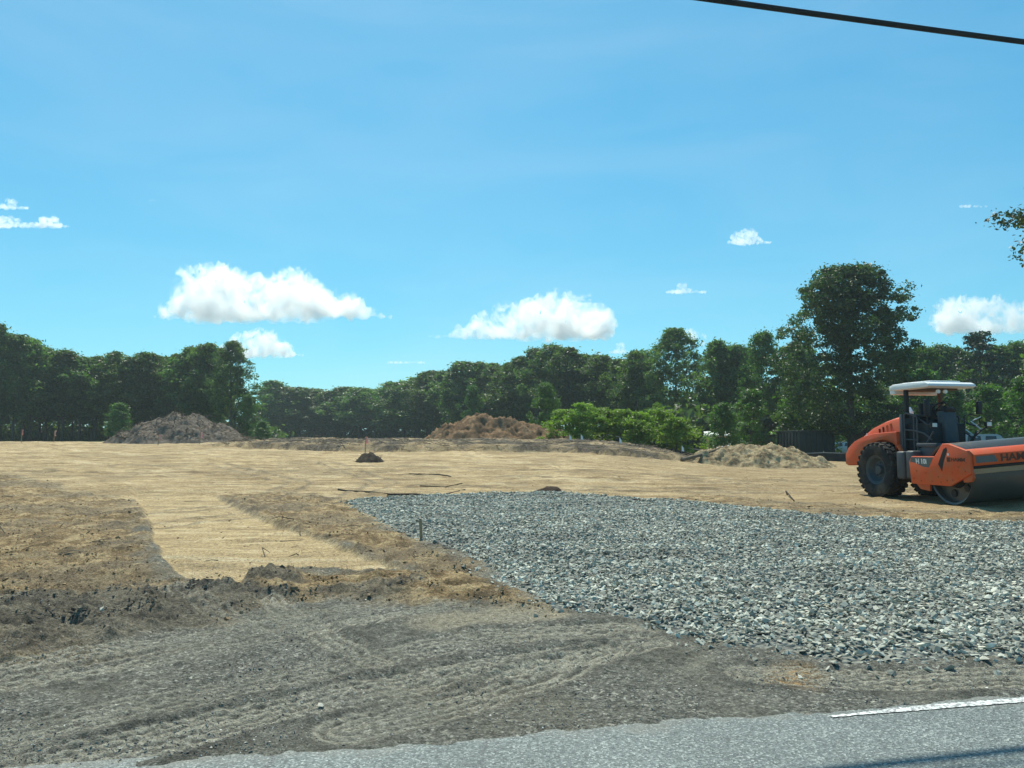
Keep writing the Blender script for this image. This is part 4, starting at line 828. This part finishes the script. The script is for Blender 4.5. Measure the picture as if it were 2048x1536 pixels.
M_TAN = paint("tan_siding", (0.46, 0.34, 0.17), 0.8, 0.2, 0.3, scale=1.5); M_TRIM = paint("white_trim", (0.75, 0.75, 0.7), 0.6, 0.3, 0.2); M_BLACK = paint("black_plastic", (0.015, 0.016, 0.018), 0.55, 0.35, 0.35, (0.08, 0.07, 0.055), scale=6)
M_GLASS = paint("dark_glass", (0.02, 0.026, 0.03), 0.08, 0.6, 0.1, scale=2)
sh = thing("shed", "small tan wooden shed behind the left end of the sand heap", "shed", (gx(1434, 80), 80, tz(gx(1434, 80), 80)), -0.25)
b = MB(); b.box((0, 1.0, 1.0), (2.2, 2.0, 2.0)); b.build("wall", M_TAN, sh)
for k in range(9): b = MB(); b.box((-1.0 + k * 0.25, -0.012, 1.0), (0.22, 0.02, 1.96), bev=0.004, seg=1); b.build("plank", M_TAN, sh)
b = MB(); b.prism([(-0.3, 2.0), (2.3, 2.0), (2.3, 2.12), (1.0, 2.5), (-0.3, 2.12)], -1.35, 1.35, axis='x'); b.build("roof", M_TRIM, sh)
b = MB(); b.box((-0.45, -0.035, 0.95), (0.75, 0.03, 1.8), bev=0.005, seg=1); dr = b.build("door", M_BLACK, sh); b = MB(); b.box((-0.2, -0.065, 0.95), (0.05, 0.03, 0.12)); b.build("handle", M_TRIM, dr)

def car(name, x, y, rz, body, label, cat="car", van=False):
    """side profile lofted across the width with a narrower roof"""
    t = thing(name, label, cat, (x, y, tz(x, y)), rz)
    if van: low = [(-2.3, 0.35), (-2.35, 0.8), (-2.3, 1.05), (1.1, 1.05), (2.1, 0.98), (2.35, 0.75), (2.35, 0.38)]; roof = [(-2.28, 1.04), (-2.2, 1.85), (-2.0, 2.0), (0.4, 2.02), (0.7, 1.92), (1.35, 1.04)]
    else: low = [(-2.2, 0.32), (-2.25, 0.7), (-2.15, 0.92), (1.0, 0.95), (2.0, 0.80), (2.25, 0.62), (2.25, 0.32)]; roof = [(-1.9, 0.93), (-1.2, 1.38), (-0.9, 1.45), (0.2, 1.45), (0.45, 1.40), (1.15, 0.94)]
    b = MB(); b.prism(low, -0.9, 0.9, bev=0.07); b.build("body", body, t)
    b = MB(); v0 = []; v1 = []
    for (u, v) in roof:
        w = 0.84 if v < 1.1 else 0.66; v0.append(b.bm.verts.new((u, -w, v))); v1.append(b.bm.verts.new((u, w, v)))
    fs = [b.bm.faces.new(v0), b.bm.faces.new(v1[::-1])]
    for i in range(len(roof)): fs.append(b.bm.faces.new((v0[i], v1[i], v1[(i + 1) % len(roof)], v0[(i + 1) % len(roof)])))
    bmesh.ops.recalc_face_normals(b.bm, faces=fs); cab = b.build("cabin", body, t)
    zt_ = roof[2][1] - 0.12; zb = 1.08 if van else 0.99
    for s in (-1, 1):
        for (u0, u1) in ((-1.75, -0.95) if not van else (-2.0, -0.8), (-0.85, 0.05) if not van else (-0.7, 0.35)):
            b = MB(); q = [(u0 + 0.12, zb), (u1, zb), (u1, zt_), (u0 + 0.3, zt_)]
            vs = [b.bm.verts.new((u, s * (0.85 - (v - (1.04 if van else 0.94)) * (0.2 if van else 0.37) + 0.012), v)) for u, v in q]; vs2 = [b.bm.verts.new(v.co - Vector((0, s * 0.02, 0))) for v in vs]
            b.bm.faces.new(vs); b.bm.faces.new(vs2[::-1])
            for i in range(4): b.bm.faces.new((vs[i], vs2[i], vs2[(i + 1) % 4], vs[(i + 1) % 4]))
            bmesh.ops.recalc_face_normals(b.bm, faces=b.bm.faces[:]); b.build("window", M_GLASS, t)
    A, B = Vector((roof[4][0], 0, roof[4][1])), Vector((roof[5][0], 0, roof[5][1])); nn = Vector((-(B - A).z, 0, (B - A).x)) * -1; nn.normalize()
    if nn.z < 0: nn = -nn
    b = MB(); q = [A.lerp(B, 0.1) + nn * 0.012, A.lerp(B, 0.9) + nn * 0.012]; vs = [b.bm.verts.new((q[0].x, -0.6, q[0].z)), b.bm.verts.new((q[1].x, -0.72, q[1].z)), b.bm.verts.new((q[1].x, 0.72, q[1].z)), b.bm.verts.new((q[0].x, 0.6, q[0].z))]; b.bm.faces.new(vs); b.build("windscreen", M_GLASS, t)
    for sx in (-1.4, 1.4):
        for s in (-1, 1):
            b = MB(); b.lathe([(0.2, -0.1), (0.31, -0.1), (0.33, -0.05), (0.33, 0.05), (0.31, 0.1), (0.2, 0.1)], (sx, s * 0.84, 0.33), 20); w = b.build("wheel", M_BLACK, t)
            b = MB(); b.lathe([(0.05, -0.105), (0.19, -0.09), (0.19, 0.09), (0.05, 0.105)], (sx, s * 0.84, 0.33), 16); b.build("rim", M_HEM, w)
    for s in (-1, 1):
        b = MB(); b.box((2.27, s * 0.62, 0.68), (0.06, 0.32, 0.13), bev=0.02); b.build("headlight", M_TRIM, t)
        b = MB(); b.box((-2.24, s * 0.7, 0.78), (0.06, 0.2, 0.16), bev=0.02); b.build("tail_light", M_PINK, t)
M_CARW = paint("white_car_paint", (0.72, 0.73, 0.73), 0.25, 0.5, 0.1); M_CARS = paint("silver_car_paint", (0.36, 0.39, 0.41), 0.3, 0.5, 0.15)
car("parked_car", gx(1478, 76), 76, 0.4, M_CARW, "white car mostly hidden behind the yellow sand heap")
car("parked_van", gx(1968, 56), 56, 0.05, M_CARS, "silver grey van parked behind the roller", "van", True)
car("parked_car", gx(1692, 84), 84, 0.1, M_CARW, "white car parked beyond the trunk of the big shade tree")

# ------------------------------------------------------------------ overhead cables
M_CABLE = paint("black_cable", (0.012, 0.014, 0.016), 0.6, 0.3, 0.1)
KC = 4.98
def ray(px, py):
    dx = (px - 1024) / F_PX; dz = -(py - 768) / F_PX
    return Vector((dx, math.cos(PITCH) - dz * math.sin(PITCH), math.sin(PITCH) + dz * math.cos(PITCH)))
r1_, r2_ = ray(1380, -4), ray(2048, 84); A = Vector((0, 0, EYE)) + r1_ * (KC / r1_.z); B = Vector((0, 0, EYE)) + r2_ * (KC / r2_.z); dr_ = (B - A).normalized()
def cable(p, d, r, label):
    pts = []
    for k in range(41):
        s = -30 + k * 1.75; q = p + d * s; q.z += 0.0011 * (s - 4) ** 2; pts.append(q)
    o = pts[0].copy(); b = MB(); b.tube([q - o for q in pts], r, 10); tag(b.build("overhead_cable", M_CABLE, loc=o), label, "cable", "overhead cables along the road")
cable(A, dr_, 0.034, "thick black cable crossing the top right corner of the sky")
ck = math.cos(R(SUN_LEFT)) / math.tan(R(SUN_ELEV)); sk = math.sin(R(SUN_LEFT)) / math.tan(R(SUN_ELEV))
for zc_, dy, r, lab in [(8.3, -0.13, 0.016, "thin cable above the picture that casts the middle shadow line on the road"), (8.6, -0.27, 0.030, "thick cable above the picture that casts the broad shadow at the road's near edge")]:
    q = A + Vector((sk * A.z, -ck * A.z, -A.z)) + Vector((0, dy, 0)); q = q - Vector((sk * zc_, -ck * zc_, -zc_)); cable(q, dr_, r, lab)

# ------------------------------------------------------------------ the single-drum roller
M_TAIL = paint("red_lens", (0.5, 0.02, 0.02), 0.3, 0.5, 0.1)
M_ORANGE = paint("orange_machine_paint", (0.60, 0.078, 0.013), 0.42, 0.4, 0.5, (0.30, 0.17, 0.085), scale=2.6)
M_GREY = paint("anthracite_machine_paint", (0.055, 0.062, 0.070), 0.5, 0.4, 0.35, (0.14, 0.12, 0.09), scale=3)
M_DARK = paint("black_machine_parts", (0.014, 0.016, 0.019), 0.55, 0.35, 0.35, (0.05, 0.045, 0.035), scale=5)
M_RUBBER = paint("tyre_rubber", (0.020, 0.020, 0.021), 0.8, 0.25, 0.6, (0.16, 0.125, 0.085), scale=2.5)
M_DECAL = paint("grey_decal", (0.10, 0.115, 0.115), 0.5, 0.4, 0.2, scale=3)
M_CANOPY = paint("white_canopy", (0.72, 0.73, 0.72), 0.45, 0.4, 0.2, (0.4, 0.36, 0.3), scale=1.5)
M_STEEL = paint("rolled_steel", (0.075, 0.074, 0.07), 0.34, 0.5, 0.5, (0.055, 0.045, 0.033), metal=0.2, scale=1.5)
M_RIMC = paint("rim_paint", (0.045, 0.06, 0.072), 0.55, 0.35, 0.4, (0.14, 0.12, 0.09), scale=4)
M_LAMP = paint("lamp_glass", (0.70, 0.70, 0.66), 0.2, 0.6, 0.1)
M_CHROME = paint("bright_rail", (0.75, 0.76, 0.76), 0.3, 0.5, 0.1, metal=0.6)
M_BRASS = paint("dusty_scraper", (0.36, 0.28, 0.19), 0.75, 0.25, 0.5, scale=4)
M_ORD = paint("orange_dull", (0.48, 0.10, 0.03), 0.6, 0.3, 0.4, (0.25, 0.15, 0.09), scale=6)
M_LET = paint("dark_lettering", (0.09, 0.032, 0.018), 0.5, 0.35, 0.1); M_LETW = paint("white_lettering", (0.75, 0.76, 0.74), 0.5, 0.35, 0.1)
HEAD = math.atan2(-0.976, 0.217)
RX, RY = 11.22, 22.2
RZ = tz(RX, RY) - 0.02
ro = thing("road_roller", "orange and grey single-drum road roller with white canopy at the right edge", "road roller", (RX, RY, RZ), HEAD)
FRONT = Matrix.Translation((2.8, -1.1, 0.02)) @ Matrix.Rotation(R(-4.0), 4, 'Z') @ Matrix.Rotation(R(4.3), 4, 'X') @ Matrix.Translation((-2.8, 1.1, 0))
# rear wheels
for s in (-1, 1):
    c = (0, s * 0.82, 0.77)
    b = MB(); b.lathe([(0.40, -0.24), (0.46, -0.275), (0.60, -0.29), (0.69, -0.275), (0.735, -0.235), (0.75, -0.15), (0.755, 0), (0.75, 0.15), (0.735, 0.235), (0.69, 0.275), (0.60, 0.29), (0.46, 0.275), (0.40, 0.24)], c, 56, closed=True); ty = b.build("wheel", M_RUBBER, ro)
    ty["label"] = "rubber drive wheel with blocky tread"
    b = MB()
    for k in range(26):
        for r_, (off, ph, wd) in enumerate(((-0.215, 0, 0.13), (-0.075, 0.5, 0.125), (0.075, 0, 0.125), (0.215, 0.5, 0.13))):
            an = 2 * math.pi * (k + ph) / 26; rad = 0.752 if abs(off) < 0.1 else 0.738
            rot = Matrix.Rotation(-an, 3, 'Y') @ Matrix.Rotation(R(18 if r_ % 2 else -18), 3, 'X')
            b.box((c[0] + math.cos(an) * rad, c[1] + off, c[2] + math.sin(an) * rad), (0.055, wd, 0.125), rot, 0.010, 1)
    b.build("tread", M_RUBBER, ty)
    b = MB(); b.lathe([(0.05, s * 0.08), (0.26, s * 0.06), (0.30, s * 0.10), (0.34, s * 0.20), (0.405, s * 0.245), (0.41, s * 0.21), (0.37, s * 0.05), (0.3, s * -0.1), (0.05, s * -0.1)], c, 40); rm = b.build("rim", M_RIMC, ty)
    b = MB(); b.lathe([(0.02, s * 0.17), (0.115, s * 0.165), (0.13, s * 0.14), (0.13, s * 0.07)], c, 24)
    for k in range(8):
        an = 2 * math.pi * k / 8; b.lathe([(0.004, s * 0.10), (0.02, s * 0.10), (0.02, s * 0.06)], (c[0] + math.cos(an) * 0.19, c[1], c[2] + math.sin(an) * 0.19), 6)
    b.build("hub", M_RIMC, ty)
b = MB(); b.tube([(0, -0.75, 0.77), (0, 0.75, 0.77)], 0.16, 14); b.box((0.1, 0, 0.85), (1.3, 0.7, 0.5), bev=0.04); b.build("axle", M_DARK, ro)
# engine hood lofted from cross sections
b = MB(); secs = []
for x, zt_, hw in [(-1.62, 1.22, 0.50), (-1.55, 1.42, 0.56), (-1.35, 1.60, 0.60), (-1.05, 1.79, 0.63), (-0.65, 1.99, 0.65), (-0.2, 2.13, 0.66), (0.2, 2.22, 0.66), (0.56, 2.27, 0.66)]:
    zb = 1.15 if x < -1.2 else 1.35; ring = [(x, -hw, zb), (x, -hw * 1.0, zb + (zt_ - zb) * 0.45), (x, -hw * 0.97, zt_ - 0.14), (x, -hw * 0.90, zt_ - 0.05), (x, -hw * 0.72, zt_), (x, 0, zt_ + 0.03), (x, hw * 0.72, zt_), (x, hw * 0.90, zt_ - 0.05), (x, hw * 0.97, zt_ - 0.14), (x, hw, zb + (zt_ - zb) * 0.45), (x, hw, zb)]
    secs.append([b.bm.verts.new(p) for p in ring])
for i in range(len(secs) - 1):
    for k in range(10): b.bm.faces.new((secs[i][k], secs[i][k + 1], secs[i + 1][k + 1], secs[i + 1][k]))
b.bm.faces.new(secs[0]); b.bm.faces.new(secs[-1][::-1]); bmesh.ops.recalc_face_normals(b.bm, faces=b.bm.faces[:])
hood = b.build("engine_hood", M_ORANGE, ro, angle=28)
for s in (-1, 1):
    for k in range(4):
        b = MB(); x = -0.30 + k * 0.155; zt_ = 2.05 + 0.05 * k; b.box((x, s * 0.646, zt_ - 0.24), (0.065, 0.03, 0.24), Matrix.Rotation(R(-8), 3, 'Y'), 0.012, 1); b.build("vent_slot", M_DARK if k < 2 else M_ORD, hood)
    b = MB(); b.prism([(-0.93, 1.60), (-0.76, 1.57), (-0.82, 1.72), (-0.88, 1.80)], s * 0.634, s * 0.650); b.build("badge", M_LETW, hood)
# lower rear body with wheel arch
prof = [(-1.68, 0.88), (-1.68, 1.16), (-1.55, 1.36), (-1.25, 1.56), (-0.85, 1.70), (-0.35, 1.79), (0.15, 1.82), (0.56, 1.83), (0.56, 1.28)]
for k in range(13):
    an = R(38 + k * 9.2); prof.append((0.86 * math.cos(an), 0.80 + 0.80 * math.sin(an)))
prof += [(-1.0, 0.88)]
b = MB(); b.prism(prof, -0.80, 0.80, bev=0.025); b.build("rear_fender_body", M_ORANGE, ro)
b = MB(); b.box((-1.62, 0, 1.02), (0.2, 1.5, 0.36), bev=0.05); b.build("counterweight", M_ORANGE, ro)
for s in (-1, 1):
    b = MB(); b.box((-1.74, s * 0.55, 1.12), (0.04, 0.2, 0.1), bev=0.01); b.build("tail_light", M_TAIL, ro)
b = MB(); b.tube([(-0.15, 0.30, 2.1), (-0.15, 0.30, 2.42)], 0.05, 12); b.tube([(-0.15, 0.30, 2.40), (-0.24, 0.30, 2.52)], 0.052, 12); b.build("exhaust_pipe", M_CHROME, ro)
# bulkhead behind the platform, platform tub, rails
b = MB(); b.box((0.62, 0, 1.63), (0.13, 1.40, 1.34), bev=0.03); b.build("bulkhead", M_GREY, ro)
b = MB(); b.prism([(0.69, 1.02), (1.75, 1.02), (1.98, 1.30), (1.98, 1.44), (1.55, 1.48), (1.30, 1.30), (1.05, 1.22), (0.69, 1.22)], -0.74, 0.74, bev=0.02); b.build("platform_tub", M_GREY, ro)
b = MB(); b.box((1.10, 0, 1.62), (0.82, 1.16, 0.86), bev=0.04); b.build("engine_bay", M_DARK, ro)
b = MB(); b.box((1.62, 0, 1.47), (0.70, 1.55, 0.10), bev=0.02); b.build("deck", M_GREY, ro)
for y in (-0.66, 0.66):
    b = MB(); b.tube([(0.72, y, 1.25), (0.72, y, 2.28), (0.80, y, 2.33), (1.05, y, 2.28), (1.20, y, 2.22)], 0.026); b.tube([(1.08, y, 1.25), (1.08, y, 2.24)], 0.024); b.tube([(1.20, y, 1.26), (1.20, y, 2.22), (1.55, y, 2.02), (1.75, y, 1.98)], 0.024)
    b.tube([(0.72, y, 1.88), (1.08, y, 1.86)], 0.022); b.tube([(1.08, y, 1.86), (1.45, y, 1.78), (1.70, y, 1.62)], 0.024); b.tube([(1.15, y, 1.30), (1.45, y, 1.42), (1.78, y, 1.82)], 0.026); b.tube([(0.72, y, 1.62), (1.2, y, 1.60)], 0.018); b.build("guard_rail", M_GREY, ro)
b = MB(); b.box((1.48, 0.05, 1.95), (0.26, 0.42, 0.86), Matrix.Rotation(R(-6), 3, 'Y'), 0.05); b.build("dash_console", M_RIMC, ro)
b = MB(); b.box((1.50, 0.05, 2.42), (0.22, 0.36, 0.10), Matrix.Rotation(R(20), 3, 'Y'), 0.03); b.tube([(1.38, 0.05, 2.40), (1.22, 0.05, 2.50)], 0.025); b.build("instrument_pod", M_DARK, ro)
b = MB(); b.lathe([(0.16, -0.018), (0.195, -0.018), (0.195, 0.018), (0.16, 0.018)], (0, 0, 0), 24, 'z', True); b.tube([(-0.17, 0, 0), (0.17, 0, 0)], 0.014); b.build("steering_wheel", M_DARK, ro, loc=(1.2, 0.05, 2.50), rot=(0, R(-35), 0))
b = MB(); b.box((0.98, 0.05, 2.10), (0.48, 0.50, 0.14), bev=0.05); b.box((0.76, 0.05, 2.36), (0.13, 0.48, 0.50), Matrix.Rotation(R(-8), 3, 'Y'), 0.05)
for s in (-1, 1): b.box((0.95, 0.05 + s * 0.30, 2.26), (0.36, 0.09, 0.07), bev=0.025)
b.build("seat", M_DARK, ro)
# roll-over posts and canopy
for y in (-0.56, 0.52):
    b = MB(); b.box((0.70, y, 2.62), (0.10, 0.10, 0.84), bev=0.015); b.build("canopy_post", M_DARK if y < 0 else paint("brown_primer", (0.13, 0.055, 0.035), 0.6, 0.3, 0.3), ro)
b = MB(); b.tube([(0.72, 0.42, 2.45), (1.0, 0.1, 2.30)], 0.018); b.build("brace_bar", M_DARK, ro)
pr = []
for x, z in ((0.22, 2.98), (0.26, 3.10), (0.38, 3.135), (1.00, 3.155), (1.62, 3.13), (1.74, 3.08), (1.76, 3.02), (1.68, 2.985), (0.42, 2.965)): pr.append((x, z))
b = MB(); b.prism(pr, -0.74, 0.74, bev=0.035); cn = b.build("canopy", M_CANOPY, ro)
b = MB(); b.box((0.98, 0, 3.155), (1.05, 0.95, 0.05), bev=0.02); b.build("roof_panel", M_CANOPY, cn)
b = MB(); b.box((0.33, 0, 2.93), (0.2, 1.42, 0.14), bev=0.03); b.build("rear_skirt", M_CANOPY, cn)
b = MB(); b.box((0.98, 0, 2.955), (0.9, 0.9, 0.05), bev=0.01); b.build("headliner", paint("brown_headliner", (0.10, 0.06, 0.045), 0.7, 0.2, 0.3), cn)
for y in (-0.12, 0.10):
    b = MB(); b.lathe([(0.01, 0.03), (0.05, 0.03), (0.055, 0.0), (0.05, -0.03), (0.01, -0.03)], (1.60, y - 0.2, 2.88), 16, 'x'); b.build("dome_light", M_LAMP, cn)
# mirrors, work lamps and hand rails
for y, z in ((-0.70, 2.44), (0.92, 2.46)):
    b = MB(); b.box((1.62, y, z), (0.08, 0.17, 0.46 if y < 0 else 0.36), Matrix.Rotation(R(6), 3, 'Z'), 0.025); b.build("mirror", M_DARK, ro)
    b = MB(); b.tube([(1.62, y, z - 0.2), (1.62, y, 2.05), (1.60, y * 0.9, 1.98)], 0.018); b.build("mirror_arm", M_DARK, ro)
for y, z in ((-0.66, 1.99), (1.02, 2.02)):
    b = MB(); b.box((1.78, y, z), (0.10, 0.17, 0.13), bev=0.02); wk = b.build("work_lamp", M_DARK, ro)
    b = MB(); b.box((1.832, y, z), (0.012, 0.14, 0.10), bev=0.004, seg=1); b.build("lens", M_LAMP, wk)
b = MB(); b.tube([(1.62, 0.44, 1.5), (1.62, 0.44, 2.25), (1.60, 0.62, 2.28), (1.60, 0.9, 2.24)], 0.016); b.tube([(1.66, 0.60, 1.5), (1.72, 0.66, 1.70), (1.74, 0.9, 1.90), (1.74, 1.02, 1.94)], 0.024); b.build("hand_rail", M_DARK, ro)
b = MB(); b.tube([(1.62, 0.46, 1.88), (1.72, 0.72, 1.66)], 0.018); b.tube([(1.62, 0.64, 2.10), (1.72, 0.86, 1.88)], 0.018); b.tube([(1.62, 0.70, 2.12), (1.64, 0.94, 2.22)], 0.014); b.build("bright_rail", M_CHROME, ro)
# step box and fluid tank in front of the rear wheel
for s in (-1, 1):
    b = MB(); b.box((0.98, s * 0.86, 0.93), (0.30, 0.40, 0.74), bev=0.06, seg=3); b.box((1.30, s * 0.82, 0.95), (0.30, 0.42, 0.74), bev=0.06, seg=3); b.build("side_tank", M_GREY, ro)
    b = MB(); b.tube([(0.92, s * 0.92, 1.26), (0.84, s * 0.94, 1.42)], 0.055, 14); b.tube([(0.842, s * 0.94, 1.416), (0.825, s * 0.944, 1.45)], 0.068, 14); b.build("filler_cap", M_ORD, ro)
b = MB(); b.box((1.5, 0, 0.80), (0.7, 0.55, 0.42), bev=0.05); b.tube([(1.85, 0, 0.55), (1.85, 0, 1.2)], 0.1, 14); b.build("articulation_joint", M_DARK, ro)
# front frame: drum, yoke, beam
c = (2.8, 0, 0.75)
b = MB(); b.lathe([(0.70, -1.05), (0.745, -1.07), (0.75, -1.06), (0.75, 1.06), (0.745, 1.07), (0.70, 1.05), (0.69, 0.90), (0.10, 0.88), (0.10, -0.88), (0.69, -0.90)], c, 72, closed=True); drum = b.build("drum", M_STEEL, ro, mtx=FRONT)
for s in (-1, 1):
    b = MB(); b.lathe([(0.02, s * 1.02), (0.30, s * 1.02), (0.33, s * 0.98), (0.36, s * 0.89)], c, 28); b.build("drum_hub", M_DARK, drum)
    for k in range(6):
        an = 2 * math.pi * k / 6 + 0.3; b = MB(); b.lathe([(0.01, s * 0.935), (0.09, s * 0.935), (0.10, s * 0.87)], (c[0] + 0.5 * math.cos(an), 0, c[2] + 0.5 * math.sin(an)), 10); b.build("damper", M_DARK, drum)
side = [(1.5, 0.46), (1.48, 1.02), (1.60, 1.17), (2.47, 1.18), (2.80, 1.50), (3.02, 1.50), (3.62, 1.34), (3.70, 1.22), (3.69, 0.80), (2.94, 0.47)]
for s in (-1, 1):
    b = MB(); b.prism(side, s * 1.12, s * 1.20, bev=0.015); sp_ = b.build("side_frame", M_ORANGE, ro, mtx=FRONT)
    b = MB(); b.prism([(1.61, 1.150), (2.44, 1.160), (2.24, 0.90), (2.02, 0.915), (1.76, 1.0), (1.53, 1.03)], s * 1.2, s * 1.206); b.build("model_panel", M_DECAL, sp_)
    b = MB(); b.prism([(2.84, 1.37), (2.95, 1.42), (2.97, 1.34), (2.80, 1.06), (2.71, 0.82), (2.60, 1.0)], s * 1.2, s * 1.205); b.build("slot_shade_plate", M_DARK, sp_)  # flat black plate painted as the shade inside an uncut slot
    b = MB(); b.box((2.985, s * 1.203, 1.245), (0.055, 0.006, 0.055)); b.build("warning_sticker", M_LETW, sp_)
    b = MB(); b.prism([(1.62, 0.47), (2.15, 0.47), (2.12, 0.30), (1.78, 0.33)], s * 1.10, s * 1.16, bev=0.01); b.build("bracket", M_ORD, sp_)
    b = MB(); b.prism([(3.35, 0.70), (3.68, 0.82), (3.69, 0.70), (3.60, 0.60), (3.38, 0.58)], s * 1.09, s * 1.17, bev=0.01); b.build("tie_down_plate", M_ORD, sp_)
    for (x, z) in ((1.62, 0.6), (1.9, 0.55), (2.3, 0.55), (2.55, 0.68), (2.62, 0.55), (3.05, 0.8), (3.3, 0.95), (3.05, 0.62), (3.5, 0.85), (3.55, 1.05), (1.75, 0.8), (2.1, 0.75), (2.85, 0.6)):
        b = MB(); b.lathe([(0.004, s * 1.214), (0.018, s * 1.212), (0.021, s * 1.199)], (x, 0, z), 8); b.build("bolt", M_ORD, sp_)
b = MB(); b.prism([(3.38, 0.98), (3.72, 0.98), (3.745, 1.02), (3.745, 1.24), (3.62, 1.335), (3.42, 1.36)], -1.12, 1.12, bev=0.008); beam = b.build("front_beam", M_ORANGE, ro, mtx=FRONT)
for s in (-1, 1):
    b = MB(); q = [(s * 1.08, 1.045), (s * 1.08, 1.20), (s * 0.60, 1.20), (s * 0.54, 1.10), (s * 0.54, 1.045)]; b.prism(q, 3.745, 3.751, axis='x'); b.build("reflector_panel", M_DECAL, beam)
b = MB(); b.box((3.62, 0, 0.94), (0.10, 2.2, 0.06), bev=0.01); b.build("dark_strip", M_DARK, beam)
b = MB(); b.prism([(3.50, 0.76), (3.60, 0.78), (3.64, 0.90), (3.56, 0.91)], -1.08, 1.08, bev=0.006); b.build("scraper_bar", M_BRASS, ro, mtx=FRONT)
b = MB(); b.box((1.72, 0, 0.83), (0.22, 2.22, 0.5), bev=0.03); b.build("rear_crossbeam", M_ORANGE, ro, mtx=FRONT)
def lettering(txt, size, mat, parent, mtx, name="lettering", ext=0.003):
    cu = bpy.data.curves.new(name, 'FONT'); cu.body = txt; cu.size = size; cu.extrude = ext; cu.align_x = 'CENTER'; cu.align_y = 'CENTER'; cu.offset = 0.006 * size / 0.2
    o = bpy.data.objects.new(name + "_src", cu); COL.objects.link(o); dg_ = bpy.context.evaluated_depsgraph_get(); me = bpy.data.meshes.new_from_object(o.evaluated_get(dg_)); bpy.data.objects.remove(o)
    me.materials.clear(); return link(name, me, mat, parent, mtx=mtx)
face_front = Matrix(((0, 0, 1, 0), (1, 0, 0, 0), (0, 1, 0, 0), (0, 0, 0, 1)))           # text x -> machine left, text y -> up, facing forward
face_right = Matrix(((1, 0, 0, 0), (0, 0, -1, 0), (0, 1, 0, 0), (0, 0, 0, 1)))           # text x -> forward, facing the machine's right
lettering("HAMM", 0.235, M_LET, beam, Matrix.Translation((3.749, 0, 1.115)) @ face_front @ Matrix.Diagonal((1.28, 1, 1, 1)))
lettering("HAMM", 0.12, M_LET, sp_, Matrix.Translation((3.30, -1.2035, 1.12)) @ face_right @ Matrix.Diagonal((1.35, 1, 1, 1)))
lettering("H 10i", 0.17, M_LETW, sp_, Matrix.Translation((1.98, -1.209, 1.045)) @ face_right @ Matrix.Diagonal((1.1, 1, 1, 1)))
b = MB(); b.box((2.98, -1.203, 1.12), (0.11, 0.005, 0.11)); b.build("side_emblem", M_LET, sp_)
for o in [q for q in sp_.children if q.name.startswith("lettering") or q.name.startswith("side_emblem")]:
    o.parent = [q for q in ro.children if q.name.startswith("side_frame")][0]



# ------------------------------------------------------------------ thin summer haze round the whole place
m, n, l, out = newmat("haze_air"); pv = n.new("ShaderNodeVolumePrincipled"); pv.inputs['Color'].default_value = (0.80, 0.95, 1.0, 1); pv.inputs['Density'].default_value = 0.00035; pv.inputs['Anisotropy'].default_value = 0.5
l.new(pv.outputs[0], out.inputs['Volume'])
b = MB(); b.box((0, 250, 11.0), (3040, 2560, 26.0)); hz = b.build("haze", m); hz["kind"] = "stuff"; hz["label"] = "thin pale summer haze over the whole site"
